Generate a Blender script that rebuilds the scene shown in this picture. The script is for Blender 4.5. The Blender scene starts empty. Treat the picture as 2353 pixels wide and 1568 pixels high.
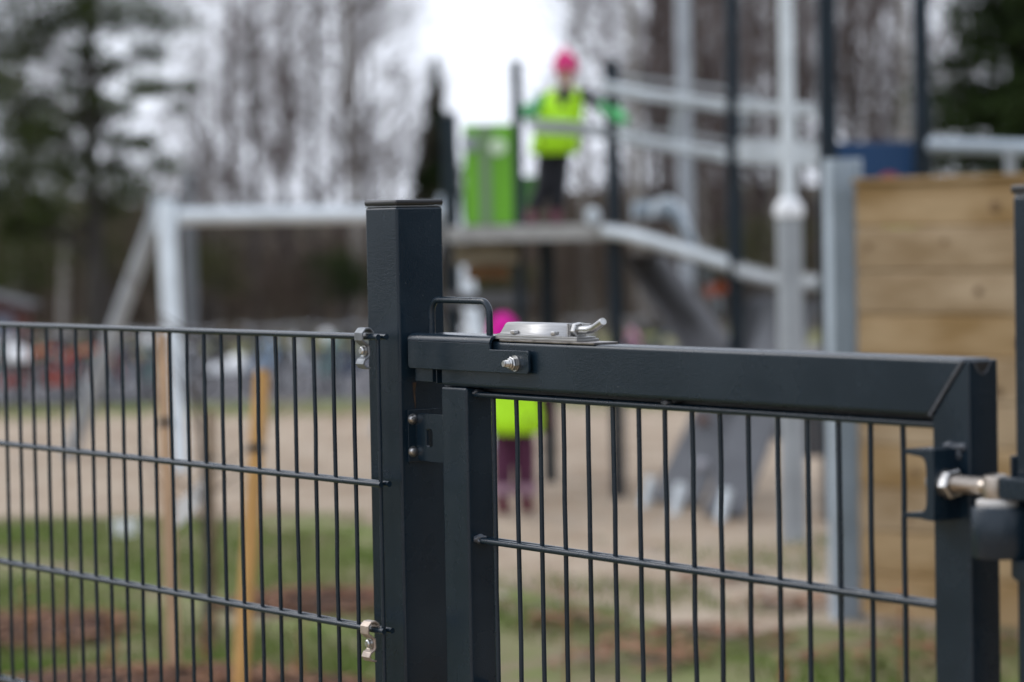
import bpy, bmesh, math, random
from mathutils import Vector, Matrix
R = math.radians
random.seed(7)

# ------------------------------------------------------------------ camera, world, sun, exposure
scene = bpy.context.scene
CAMH = 1.5
PITCH, ROLL, FPX = R(-2.1857), R(-1.0438), 6415.1
cam_data = bpy.data.cameras.new('camera')
cam = bpy.data.objects.new('camera', cam_data)
scene.collection.objects.link(cam)
cam_data.sensor_width = 36.0
cam_data.lens = FPX / 2353 * 36.0
cam_data.clip_start = 0.05
cam_data.clip_end = 600
cam.matrix_world = Matrix.Translation((0, 0, CAMH)) @ Matrix.Rotation(R(90) + PITCH, 4, 'X') @ Matrix.Rotation(ROLL, 4, 'Z')
cam_data.dof.use_dof = True
cam_data.dof.focus_distance = 3.68
cam_data.dof.aperture_fstop = 3.5
cam_data.dof.aperture_blades = 0
scene.camera = cam

SUN_EL, SUN_AZ = R(38), R(-65)        # azimuth measured from +Y towards +X; the brighter part of the cloud is to the left
world = bpy.data.worlds.new('World')
scene.world = world
world.use_nodes = True
nt = world.node_tree
bg = nt.nodes['Background']
sky = nt.nodes.new('ShaderNodeTexSky')
sky.sky_type = 'NISHITA'
sky.sun_disc = False
sky.sun_elevation = SUN_EL
sky.sun_rotation = SUN_AZ
sky.air_density = 1.0
sky.dust_density = 3.0
hsv = nt.nodes.new('ShaderNodeHueSaturation')
hsv.inputs['Saturation'].default_value = 0.25
hsv.inputs['Value'].default_value = 1.0
nt.links.new(sky.outputs[0], hsv.inputs['Color'])
mixw = nt.nodes.new('ShaderNodeMix')
mixw.data_type = 'RGBA'
mixw.inputs['Factor'].default_value = 0.75
nt.links.new(hsv.outputs[0], mixw.inputs['A'])
mixw.inputs['B'].default_value = (8.9, 9.5, 10.8, 1)
nt.links.new(mixw.outputs['Result'], bg.inputs['Color'])
bg.inputs['Strength'].default_value = 0.12

sun_data = bpy.data.lights.new('sun', 'SUN')
sun_data.energy = 0.5
sun_data.angle = R(25)
sun_data.color = (1.0, 0.97, 0.93)
sun = bpy.data.objects.new('sun', sun_data)
scene.collection.objects.link(sun)
d = Vector((math.sin(SUN_AZ) * math.cos(SUN_EL), math.cos(SUN_AZ) * math.cos(SUN_EL), math.sin(SUN_EL)))
sun.rotation_euler = d.to_track_quat('Z', 'Y').to_euler()

scene.view_settings.view_transform = 'Standard'
scene.view_settings.look = 'None'
scene.view_settings.exposure = 0.40
scene.view_settings.gamma = 1
scene.render.engine = 'CYCLES'
scene.cycles.use_denoising = True

# ------------------------------------------------------------------ survey helpers (where a sight line meets a depth or the ground)
_c, _s, _cr, _sr = math.cos(PITCH), math.sin(PITCH), math.cos(ROLL), math.sin(ROLL)
def _ray(px, py):
    a, b = px - 1176.5, py - 784.15
    u, v = a * _cr + b * _sr, -a * _sr + b * _cr
    x, Z = u / FPX, -v / FPX
    return Vector((x, _c - Z * _s, _s + Z * _c))
def at(px, py, Y):
    r = _ray(px, py)
    return Vector((0, 0, CAMH)) + r * (Y / r.y)
def ground_at(px, py):
    r = _ray(px, py)
    return Vector((0, 0, CAMH)) + r * (CAMH / -r.z)

# ------------------------------------------------------------------ materials
def mat(name, col, rough=0.6, metal=0.0, var=0.0, vscale=8.0, col2=None, bump=0.0, bscale=200.0, spec=0.5, stretch=None, coords='Object'):
    m = bpy.data.materials.new(name)
    m.use_nodes = True
    n = m.node_tree
    b = n.nodes['Principled BSDF']
    b.inputs['Base Color'].default_value = (*col, 1)
    b.inputs['Roughness'].default_value = rough
    b.inputs['Metallic'].default_value = metal
    b.inputs['Specular IOR Level'].default_value = spec
    tc = n.nodes.new('ShaderNodeTexCoord')
    src = tc.outputs[coords]
    if stretch:
        mp = n.nodes.new('ShaderNodeMapping')
        mp.inputs['Scale'].default_value = stretch
        n.links.new(src, mp.inputs['Vector'])
        src = mp.outputs[0]
    if var > 0 or col2:
        nz = n.nodes.new('ShaderNodeTexNoise')
        nz.inputs['Scale'].default_value = vscale
        nz.inputs['Detail'].default_value = 6
        n.links.new(src, nz.inputs['Vector'])
        rp = n.nodes.new('ShaderNodeValToRGB')
        rp.color_ramp.elements[0].position = 0.36
        rp.color_ramp.elements[1].position = 0.64
        c2 = col2 if col2 else tuple(c * (1 + var) for c in col)
        c1 = col if col2 else tuple(c * (1 - var) for c in col)
        rp.color_ramp.elements[0].color = (*c1, 1)
        rp.color_ramp.elements[1].color = (*c2, 1)
        n.links.new(nz.outputs['Fac'], rp.inputs[0])
        n.links.new(rp.outputs[0], b.inputs['Base Color'])
    if bump > 0:
        nb = n.nodes.new('ShaderNodeTexNoise')
        nb.inputs['Scale'].default_value = bscale
        nb.inputs['Detail'].default_value = 3
        n.links.new(src, nb.inputs['Vector'])
        bp = n.nodes.new('ShaderNodeBump')
        bp.inputs['Strength'].default_value = bump
        bp.inputs['Distance'].default_value = 0.001 if bscale > 60 else 0.02
        n.links.new(nb.outputs['Fac'], bp.inputs['Height'])
        n.links.new(bp.outputs[0], b.inputs['Normal'])
    return m

def powder_coat():
    """dark blue-grey powder coating: orange peel, faint dust film, tiny pale specks and hairline scratches"""
    m = mat('powder_coat', (0.008, 0.016, 0.026), rough=0.25, bump=0.30, bscale=420, spec=0.40)
    n = m.node_tree
    b = n.nodes['Principled BSDF']
    tc = n.nodes['Texture Coordinate']
    nz = n.nodes.new('ShaderNodeTexNoise'); nz.inputs['Scale'].default_value = 9; nz.inputs['Detail'].default_value = 8
    n.links.new(tc.outputs['Object'], nz.inputs['Vector'])
    r1 = n.nodes.new('ShaderNodeValToRGB')
    r1.color_ramp.elements[0].position = 0.35; r1.color_ramp.elements[0].color = (0.0030, 0.0115, 0.0215, 1)
    r1.color_ramp.elements[1].position = 0.72; r1.color_ramp.elements[1].color = (0.0095, 0.0205, 0.0325, 1)
    n.links.new(nz.outputs['Fac'], r1.inputs[0])
    vo = n.nodes.new('ShaderNodeTexVoronoi'); vo.inputs['Scale'].default_value = 75; vo.inputs['Randomness'].default_value = 1
    n.links.new(tc.outputs['Object'], vo.inputs['Vector'])
    lt = n.nodes.new('ShaderNodeMath'); lt.operation = 'LESS_THAN'; lt.inputs[1].default_value = 0.055
    n.links.new(vo.outputs['Distance'], lt.inputs[0])
    n2 = n.nodes.new('ShaderNodeTexNoise'); n2.inputs['Scale'].default_value = 14
    n.links.new(tc.outputs['Object'], n2.inputs['Vector'])
    gt = n.nodes.new('ShaderNodeMath'); gt.operation = 'GREATER_THAN'; gt.inputs[1].default_value = 0.56
    n.links.new(n2.outputs['Fac'], gt.inputs[0])
    mu = n.nodes.new('ShaderNodeMath'); mu.operation = 'MULTIPLY'
    n.links.new(lt.outputs[0], mu.inputs[0]); n.links.new(gt.outputs[0], mu.inputs[1])
    mx = n.nodes.new('ShaderNodeMix'); mx.data_type = 'RGBA'
    n.links.new(mu.outputs[0], mx.inputs['Factor']); n.links.new(r1.outputs[0], mx.inputs['A'])
    mx.inputs['B'].default_value = (0.07, 0.078, 0.085, 1)
    n.links.new(mx.outputs['Result'], b.inputs['Base Color'])
    rr = n.nodes.new('ShaderNodeMapRange'); rr.inputs['To Min'].default_value = 0.20; rr.inputs['To Max'].default_value = 0.34
    n.links.new(nz.outputs['Fac'], rr.inputs['Value']); n.links.new(rr.outputs[0], b.inputs['Roughness'])
    return m

def ground_mat(name, cols, scales, rough=0.95, bump=0.6):
    """three colours mixed by two noises of different size (in world metres)"""
    m = bpy.data.materials.new(name); m.use_nodes = True
    n = m.node_tree; b = n.nodes['Principled BSDF']; b.inputs['Roughness'].default_value = rough
    b.inputs['Specular IOR Level'].default_value = 0.2
    g = n.nodes.new('ShaderNodeNewGeometry')
    last = None
    for i, sc in enumerate(scales):
        nz = n.nodes.new('ShaderNodeTexNoise'); nz.inputs['Scale'].default_value = sc; nz.inputs['Detail'].default_value = 7
        nz.inputs['Roughness'].default_value = 0.62
        n.links.new(g.outputs['Position'], nz.inputs['Vector'])
        rp = n.nodes.new('ShaderNodeMapRange'); rp.inputs['From Min'].default_value = 0.42; rp.inputs['From Max'].default_value = 0.60
        n.links.new(nz.outputs['Fac'], rp.inputs['Value'])
        mx = n.nodes.new('ShaderNodeMix'); mx.data_type = 'RGBA'
        n.links.new(rp.outputs[0], mx.inputs['Factor'])
        if last is None: mx.inputs['A'].default_value = (*cols[0], 1)
        else: n.links.new(last, mx.inputs['A'])
        mx.inputs['B'].default_value = (*cols[i + 1], 1)
        last = mx.outputs['Result']
    n.links.new(last, b.inputs['Base Color'])
    nb = n.nodes.new('ShaderNodeTexNoise'); nb.inputs['Scale'].default_value = 12; nb.inputs['Detail'].default_value = 8
    n.links.new(g.outputs['Position'], nb.inputs['Vector'])
    bp = n.nodes.new('ShaderNodeBump'); bp.inputs['Strength'].default_value = bump; bp.inputs['Distance'].default_value = 0.03
    n.links.new(nb.outputs['Fac'], bp.inputs['Height']); n.links.new(bp.outputs[0], b.inputs['Normal'])
    return m

M = {}
M['coat'] = powder_coat()
M['coat_far'] = mat('dark_blue_grey_paint', (0.006, 0.015, 0.024), rough=0.45, spec=0.3, var=0.15, vscale=6)
M['cap'] = mat('black_plastic_cap', (0.010, 0.011, 0.013), rough=0.42, bump=0.3, bscale=300)
M['steel'] = mat('stainless_steel', (0.42, 0.42, 0.42), rough=0.5, metal=1.0, var=0.10, vscale=30, bump=0.05, bscale=90, stretch=(1, 12, 12))
M['steel_dark'] = mat('worn_steel_plate', (0.27, 0.25, 0.24), rough=0.4, metal=1.0, var=0.3, vscale=60, bump=0.5, bscale=200)
M['bolt'] = mat('bright_zinc_bolt', (0.46, 0.46, 0.455), rough=0.3, metal=1.0, var=0.15, vscale=120, bump=0.3, bscale=500)
M['rod'] = mat('threaded_rod_steel', (0.42, 0.37, 0.32), rough=0.33, metal=1.0, var=0.25, vscale=60)
M['clamp'] = mat('galvanised_clamp', (0.20, 0.215, 0.23), rough=0.5, metal=0.7, var=0.15, vscale=70, bump=0.3, bscale=300)
M['clamp_warm_lit'] = mat('warm_lit_clamp', (0.42, 0.35, 0.30), rough=0.45, metal=0.6, var=0.12, vscale=70, bump=0.3, bscale=300)  # warm light falling on the second clamp is put into this colour
M['ring'] = mat('pale_plastic_washer', (0.62, 0.60, 0.57), rough=0.4)
M['weld'] = mat('painted_weld', (0.06, 0.07, 0.085), rough=0.4, var=0.3, vscale=200, bump=1.0, bscale=260)
M['rust'] = mat('rust_stain', (0.050, 0.026, 0.013), rough=0.8, var=0.4, vscale=90)
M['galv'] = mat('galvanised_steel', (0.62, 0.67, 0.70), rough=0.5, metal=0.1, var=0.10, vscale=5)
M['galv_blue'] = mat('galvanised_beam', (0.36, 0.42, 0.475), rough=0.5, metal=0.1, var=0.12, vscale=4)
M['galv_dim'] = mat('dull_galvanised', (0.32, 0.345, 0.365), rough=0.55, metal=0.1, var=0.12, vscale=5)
M['galv_old'] = mat('old_grey_metal', (0.10, 0.105, 0.11), rough=0.6, var=0.15, vscale=5)
M['white'] = mat('white_plastic', (0.78, 0.79, 0.80), rough=0.4)
M['green'] = mat('lime_green_panel', (0.14, 0.40, 0.015), rough=0.4, var=0.06, vscale=3)
M['green_dull'] = mat('grey_green_board', (0.17, 0.25, 0.14), rough=0.5)
M['green_dark'] = mat('dark_green_panel', (0.05, 0.15, 0.03), rough=0.5)
M['disc'] = mat('pale_green_disc', (0.60, 0.72, 0.52), rough=0.4)
M['deck'] = mat('pale_weathered_deck', (0.36, 0.355, 0.34), rough=0.8, var=0.15, vscale=12)
M['fascia'] = mat('raw_pine_fascia', (0.16, 0.13, 0.085), rough=0.8, var=0.3, vscale=7, stretch=(1, 6, 6))
M['brownbeam'] = mat('brown_timber_beam', (0.14, 0.065, 0.022), rough=0.8, var=0.3, vscale=7)
M['rampgrey'] = mat('grey_ramp_board', (0.10, 0.10, 0.108), rough=0.7, var=0.12, vscale=5)
M['rampgrey2'] = mat('blue_grey_board', (0.125, 0.130, 0.142), rough=0.65, var=0.12, vscale=5)
M['hold'] = mat('brown_hold', (0.14, 0.07, 0.05), rough=0.6)
M['holdred'] = mat('dark_red_hold', (0.10, 0.02, 0.03), rough=0.6)
M['holdwhite'] = mat('pale_hold', (0.38, 0.38, 0.42), rough=0.6)
M['orange'] = mat('orange_plastic', (0.40, 0.075, 0.015), rough=0.45)
M['pink'] = mat('pink_plastic', (0.60, 0.28, 0.25), rough=0.5)
M['blue'] = mat('navy_blue_panel', (0.004, 0.05, 0.15), rough=0.5)
M['timber'] = mat('yellow_pine_planks', (0.27, 0.165, 0.064), rough=0.85, vscale=5, col2=(0.41, 0.285, 0.155), bump=0.4, bscale=14, stretch=(0.55, 1.6, 1.6))
M['timber_b'] = mat('greyed_pine_planks', (0.27, 0.18, 0.092), rough=0.85, vscale=5, col2=(0.42, 0.31, 0.195), bump=0.4, bscale=14, stretch=(0.55, 1.6, 1.6))
M['knot'] = mat('dark_knot', (0.17, 0.10, 0.045), rough=0.8, var=0.3, vscale=40)
M['stake'] = mat('yellow_pine_stake', (0.50, 0.27, 0.085), rough=0.75, var=0.15, vscale=5, stretch=(4, 4, 1))
M['stake_pale'] = mat('pale_pine_stake', (0.48, 0.31, 0.19), rough=0.8, var=0.15, vscale=5, stretch=(4, 4, 1))
M['stake_dim'] = mat('weathered_brown_stake', (0.17, 0.11, 0.06), rough=0.85, var=0.25, vscale=5)
M['rubber'] = mat('dark_rubber', (0.02, 0.018, 0.016), rough=0.7)
M['strap'] = mat('white_webbing', (0.86, 0.84, 0.82), rough=0.8)
M['bark'] = mat('grey_brown_bark', (0.070, 0.058, 0.053), rough=0.9, var=0.35, vscale=5, bump=0.6, bscale=20)
M['bark_dark'] = mat('dark_bark', (0.04, 0.034, 0.03), rough=0.9, var=0.35, vscale=5)
M['birch'] = mat('pale_birch_bark', (0.24, 0.215, 0.19), rough=0.85, vscale=3.5, col2=(0.34, 0.315, 0.285), bump=0.4, bscale=18, stretch=(1, 1, 3))
M['twig'] = mat('purple_grey_twigs', (0.105, 0.080, 0.073), rough=0.95, spec=0.1, var=0.3, vscale=0.8)
M['twig_brown'] = mat('brown_twigs', (0.105, 0.080, 0.062), rough=0.95, spec=0.1, var=0.5, vscale=0.6)
M['needle'] = mat('pine_needles', (0.060, 0.080, 0.018), rough=0.9, spec=0.15, vscale=1.3, col2=(0.030, 0.044, 0.014))
M['needle_dark'] = mat('spruce_needles', (0.026, 0.046, 0.010), rough=0.9, spec=0.15, vscale=1.1, col2=(0.012, 0.020, 0.007))
M['blade'] = mat('grass_blades', (0.105, 0.17, 0.026), rough=0.9, spec=0.15, vscale=1.5, col2=(0.20, 0.215, 0.085), coords='Object')
M['leaf'] = mat('fallen_leaves', (0.13, 0.045, 0.020), rough=0.85, vscale=9, col2=(0.28, 0.14, 0.07), coords='Object')
M['dry'] = mat('dry_orange_stems', (0.28, 0.13, 0.045), rough=0.85, var=0.3, vscale=8)
M['skin'] = mat('skin', (0.56, 0.36, 0.28), rough=0.55)
M['eye'] = mat('dark_eyes', (0.02, 0.015, 0.012), rough=0.2)
M['lip'] = mat('lips', (0.42, 0.15, 0.12), rough=0.5)
M['hat_pink'] = mat('pink_knit', (0.62, 0.035, 0.17), rough=0.9, var=0.12, vscale=30, bump=0.6, bscale=90)
M['hat_mag'] = mat('magenta_knit', (0.64, 0.0, 0.30), rough=0.9, var=0.12, vscale=30, bump=0.6, bscale=90)
M['hat_red'] = mat('red_knit', (0.17, 0.008, 0.02), rough=0.9, var=0.12, vscale=30)
M['vest'] = mat('high_visibility_yellow', (0.50, 0.95, 0.008), rough=0.6, var=0.04, vscale=10)
M['reflect'] = mat('silver_reflective_tape', (0.42, 0.45, 0.40), rough=0.4)
M['jacket_dark'] = mat('charcoal_jacket', (0.016, 0.020, 0.028), rough=0.7, var=0.2, vscale=12)
M['sleeve_green'] = mat('sea_green_sleeve', (0.045, 0.30, 0.12), rough=0.7, var=0.1, vscale=12)
M['glove_green'] = mat('bright_green_glove', (0.10, 0.48, 0.17), rough=0.7)
M['trouser_dark'] = mat('black_trousers', (0.008, 0.009, 0.014), rough=0.75, var=0.2, vscale=12)
M['plum'] = mat('plum_trousers', (0.070, 0.010, 0.040), rough=0.75, var=0.15, vscale=12)
M['plum_tape'] = mat('pinkish_reflective_tape', (0.30, 0.18, 0.23), rough=0.5)
M['boot'] = mat('burgundy_boot', (0.11, 0.008, 0.03), rough=0.5)
M['tyre'] = mat('bicycle_tyre', (0.02, 0.02, 0.022), rough=0.8)
M['alu'] = mat('aluminium_rim', (0.33, 0.34, 0.36), rough=0.4, metal=0.5)
M['redwall'] = mat('red_painted_boards', (0.10, 0.03, 0.02), rough=0.85, var=0.15, vscale=6)
M['roofgrey'] = mat('grey_roof_felt', (0.09, 0.088, 0.09), rough=0.9)
M['glass'] = mat('window_pane', (0.10, 0.12, 0.17), rough=0.08, spec=0.8)
M['strip'] = mat('white_frame_paint', (0.22, 0.23, 0.27), rough=0.5)

# ------------------------------------------------------------------ object helpers
COL = scene.collection
def tag(o, label=None, cat=None, group=None, kind=None):
    if label: o['label'] = label
    if cat: o['category'] = cat
    if group: o['group'] = group
    if kind: o['kind'] = kind
    return o
def empty(name, loc, rz=0.0):
    o = bpy.data.objects.new(name, None); COL.objects.link(o)
    o.empty_display_size = 0.1
    o.location = loc; o.rotation_euler = (0, 0, rz)
    return o

class MB:
    def __init__(s): s.v = []; s.f = []; s.mi = []; s.cur = 0
    def add(s, vs, fs):
        b = len(s.v); s.v += [tuple(x) for x in vs]; s.f += [tuple(b + i for i in f) for f in fs]
        s.mi += [s.cur] * len(fs)
    def box(s, a, b, rot=None, org=None):
        x0, y0, z0 = [min(p, q) for p, q in zip(a, b)]; x1, y1, z1 = [max(p, q) for p, q in zip(a, b)]
        vs = [(x0, y0, z0), (x1, y0, z0), (x1, y1, z0), (x0, y1, z0), (x0, y0, z1), (x1, y0, z1), (x1, y1, z1), (x0, y1, z1)]
        if rot is not None:
            o = Vector(org or (0, 0, 0)); vs = [rot @ (Vector(v) - o) + o for v in vs]
        s.add(vs, [(0, 3, 2, 1), (4, 5, 6, 7), (0, 1, 5, 4), (1, 2, 6, 5), (2, 3, 7, 6), (3, 0, 4, 7)])
        return s
    def tube(s, pts, r, n=8, cap=True, closed=False):
        pts = [Vector(p) for p in pts]
        rs = r if isinstance(r, (list, tuple)) else [r] * len(pts)
        N = len(pts); rings = []; ref = None
        for i, p in enumerate(pts):
            if closed: t = (pts[(i + 1) % N] - pts[i - 1])
            else: t = (pts[min(i + 1, N - 1)] - pts[max(i - 1, 0)])
            t = t.normalized() if t.length > 1e-9 else Vector((0, 0, 1))
            if ref is None:
                ref = Vector((0, 0, 1)) if abs(t.z) < 0.9 else Vector((1, 0, 0))
            a = (ref - t * ref.dot(t))
            if a.length < 1e-6: a = t.orthogonal()
            a.normalize(); ref = a; b = t.cross(a)
            rings.append([p + (a * math.cos(2 * math.pi * k / n) + b * math.sin(2 * math.pi * k / n)) * rs[i] for k in range(n)])
        vs = [v for g in rings for v in g]; fs = []
        for i in range(N if closed else N - 1):
            j = (i + 1) % N
            for k in range(n):
                fs.append((i * n + k, i * n + (k + 1) % n, j * n + (k + 1) % n, j * n + k))
        if cap and not closed:
            fs.append(tuple(reversed(range(n)))); fs.append(tuple((N - 1) * n + k for k in range(n)))
        s.add(vs, fs); return s
    def lathe(s, prof, org=(0, 0, 0), axis='Z', n=24, M4=None):
        """prof: list of (radius, height); revolved round an axis"""
        vs = []; fs = []; P = len(prof)
        for (r, z) in prof:
            for k in range(n):
                a = 2 * math.pi * k / n
                p = Vector((r * math.cos(a), r * math.sin(a), z))
                if axis == 'X': p = Vector((p.z, p.x, p.y))
                if axis == 'Y': p = Vector((p.x, -p.z, p.y))
                if M4 is not None: p = M4 @ p
                vs.append(p + Vector(org))
        for i in range(P - 1):
            for k in range(n):
                fs.append((i * n + k, i * n + (k + 1) % n, (i + 1) * n + (k + 1) % n, (i + 1) * n + k))
        fs.append(tuple(reversed(range(n)))); fs.append(tuple((P - 1) * n + k for k in range(n)))
        s.add(vs, fs); return s
    def prism(s, poly, y0, y1, f=lambda a, b, t: (a, t, b)):
        """polygon in (a,b) extruded along the third axis"""
        n = len(poly)
        vs = [f(a, b, y0) for a, b in poly] + [f(a, b, y1) for a, b in poly]
        fs = [tuple(range(n)), tuple(reversed(range(n, 2 * n)))]
        for i in range(n):
            j = (i + 1) % n; fs.append((i, i + n, j + n, j))
        s.add(vs, fs); return s
    def strip_profile(s, path, half, t, f):
        """a bent sheet: 2D centre path, thickness t, extruded +-half"""
        pts = [Vector((a, b, 0)) for a, b in path]; L = []; Rr = []
        for i, p in enumerate(pts):
            tt = (pts[min(i + 1, len(pts) - 1)] - pts[max(i - 1, 0)]).normalized()
            nn = Vector((-tt.y, tt.x, 0))
            L.append(p + nn * t / 2); Rr.append(p - nn * t / 2)
        poly = [(p.x, p.y) for p in L] + [(p.x, p.y) for p in reversed(Rr)]
        m = len(L); n = 2 * m
        vs = [f(a, b, -half) for a, b in poly] + [f(a, b, half) for a, b in poly]
        fs = []
        for i in range(m - 1):
            q = (i, i + 1, n - 2 - i, n - 1 - i); fs.append(q); fs.append(tuple(x + n for x in reversed(q)))
        for i in range(n):
            j = (i + 1) % n; fs.append((i, i + n, j + n, j))
        s.add(vs, fs); return s
    def build(s, name, mats, parent=None, smooth=None, bevel=0.0, seg=2, loc=None, rz=0.0):
        me = bpy.data.meshes.new(name); me.from_pydata(s.v, [], s.f)
        ml = mats if isinstance(mats, (list, tuple)) else [mats]
        for m in ml: me.materials.append(m)
        me.polygons.foreach_set('material_index', s.mi)
        bm = bmesh.new(); bm.from_mesh(me)
        if len(bm.faces) < 60000: bmesh.ops.recalc_face_normals(bm, faces=bm.faces)
        if bevel > 0:
            bmesh.ops.remove_doubles(bm, verts=bm.verts, dist=1e-6)
            es = [e for e in bm.edges if len(e.link_faces) == 2 and e.calc_face_angle(0) > R(28)]
            bmesh.ops.bevel(bm, geom=es, offset=bevel, segments=seg, profile=0.5, affect='EDGES', clamp_overlap=True)
        bm.to_mesh(me); bm.free()
        if smooth is None: smooth = False
        if smooth:
            me.polygons.foreach_set('use_smooth', [True] * len(me.polygons))
            try: me.set_sharp_from_angle(angle=R(38))
            except Exception: pass
        o = bpy.data.objects.new(name, me); COL.objects.link(o)
        if bevel > 0 and smooth:
            wn = o.modifiers.new('weighted_normals', 'WEIGHTED_NORMAL'); wn.keep_sharp = True
        if parent: o.parent = parent
        if loc is not None: o.location = loc
        if rz: o.rotation_euler = (0, 0, rz)
        return o

def hexa(mb, org, axis, r, h, n=6, rot=0.0):
    """hexagonal nut with chamfered rim, extruded along an axis"""
    prof = [(r * 0.86, 0), (r, h * 0.14), (r, h * 0.86), (r * 0.86, h)]
    mb.lathe(prof, org, axis, n, Matrix.Identity(4) if not rot else Matrix.Rotation(rot, 4, axis))
    return mb

def copy_tree(o, parent=None):
    c = o.copy(); COL.objects.link(c)
    if parent: c.parent = parent
    for ch in list(o.children): copy_tree(ch, c)
    return c

# ================================================================== THE SETTING
def sheet(name, poly, z, m, kind='structure'):
    me = bpy.data.meshes.new(name); me.from_pydata([(x, y, z) for x, y in poly], [], [tuple(range(len(poly)))])
    me.materials.append(m); o = bpy.data.objects.new(name, me); COL.objects.link(o); o['kind'] = kind
    return o
G_grass = ground_mat('worn_lawn', [(0.125, 0.165, 0.036), (0.175, 0.190, 0.075), (0.21, 0.165, 0.105)], (0.9, 2.2))
G_sand = ground_mat('play_sand', [(0.36, 0.28, 0.205), (0.25, 0.18, 0.12), (0.40, 0.32, 0.24)], (0.8, 2.6))
G_asph = ground_mat('grey_asphalt', [(0.155, 0.15, 0.155), (0.12, 0.115, 0.12), (0.19, 0.18, 0.185)], (0.7, 5.0))
G_forest = ground_mat('forest_floor', [(0.085, 0.066, 0.053), (0.12, 0.094, 0.075), (0.07, 0.066, 0.038)], (0.35, 1.2))
G_path = ground_mat('warm_gravel', [(0.40, 0.29, 0.18), (0.34, 0.25, 0.17), (0.50, 0.36, 0.22)], (1.0, 6.0))

sheet('ground', [(-150, -150), (150, -150), (150, 250), (-150, 250)], 0.0, G_grass)
def wavy(x0, x1, y, amp, seed, step=0.35):
    rr = random.Random(seed); n = int((x1 - x0) / step); ph = [rr.uniform(0, 6.28) for _ in range(4)]
    return [(x0 + (x1 - x0) * i / n, y(x0 + (x1 - x0) * i / n) + amp * (math.sin(i * 0.55 + ph[0]) + 0.6 * math.sin(i * 1.3 + ph[1]) + 0.4 * math.sin(i * 2.9 + ph[2])) / 2) for i in range(n + 1)]
near_edge = wavy(-14, 12, lambda x: 14.9 if x < -0.8 else (14.9 - 4.6 * min(1, (x + 0.8) / 1.5)), 0.7, 3)
far_edge = wavy(-14, 12, lambda x: 24.0, 0.45, 5)
sheet('sand', near_edge + list(reversed(far_edge)), 0.004, G_sand)
sheet('asphalt_yard', [(-60, 25.6), (60, 25.6), (60, 36), (-60, 36)], 0.004, G_asph)
sheet('unseen_gravel_path', [(-60, -9), (60, -9), (60, 2.2), (-60, 5.2)], 0.004, G_path)  # unseen path, its warm tan chosen for reflections in the lower wires

# forest floor rising as a low bank behind the trees
def bank():
    rr = random.Random(11); nx, ny = 60, 14; vs = []; fs = []
    for j in range(ny + 1):
        for i in range(nx + 1):
            x = -75 + 150 * i / nx; y = 41 + j * 4.2
            t = max(0, min(1, (y - 52) / 14.0)); z = 0.02 + 2.35 * t * t * (3 - 2 * t) + (rr.uniform(-.12, .12) if j > 1 else 0) + 0.25 * math.sin(x * .35) * t
            vs.append((x, y, z))
    for j in range(ny):
        for i in range(nx):
            a = j * (nx + 1) + i; fs.append((a, a + 1, a + nx + 2, a + nx + 1))
    mb = MB(); mb.add(vs, fs); o = mb.build('forest_bank', G_forest, smooth=True); o['kind'] = 'structure'
bank()

# ------------------------------------------------------------------ trees
def needles(mb, c, rad, n, rr, size=.09, flat=0.75):
    for i in range(n):
        v = Vector((rr.gauss(0, .5), rr.gauss(0, .5), rr.gauss(0, .5) * flat)) * rad
        p = c + v; d_ = Vector((rr.uniform(-1, 1), rr.uniform(-1, 1), rr.uniform(-.3, .9))).normalized() * size * rr.uniform(.6, 1.4)
        s_ = d_.cross(Vector((rr.uniform(-1, 1), rr.uniform(-1, 1), rr.uniform(-1, 1)))).normalized() * size * .16
        mb.add([p - s_, p + s_, p + d_], [(0, 1, 2)])

def grow(mb, p, d, L, r, level, rr, cfg):
    """one limb of a bare tree with its side shoots"""
    n = 3 if level >= 2 else 5
    pts = [p.copy()]; rs = [r]
    dd = d.copy()
    for i in range(n):
        dd = (dd + Vector((rr.uniform(-1, 1), rr.uniform(-1, 1), rr.uniform(-.6, 1) * 0.8)) * cfg['wob']).normalized()
        pts.append(pts[-1] + dd * L / n); rs.append(max(cfg['rmin'], r * (1 - 0.8 * (i + 1) / n)))
    mb.tube(pts, rs, 3 if level >= 1 else 6, cap=False)
    if level >= cfg['depth']: return
    for k in range(cfg['kids'][level]):
        t = rr.uniform(0.2, 1.0); i = min(n - 1, int(t * n)); q = pts[i].lerp(pts[i + 1], t * n - i if i < n else 1)
        side = Vector((rr.uniform(-1, 1), rr.uniform(-1, 1), rr.uniform(-.15, .9))).normalized()
        grow(mb, q, (dd * 0.6 + side).normalized(), L * rr.uniform(0.38, 0.62), max(cfg['rmin'], r * 0.42), level + 1, rr, cfg)

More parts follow.
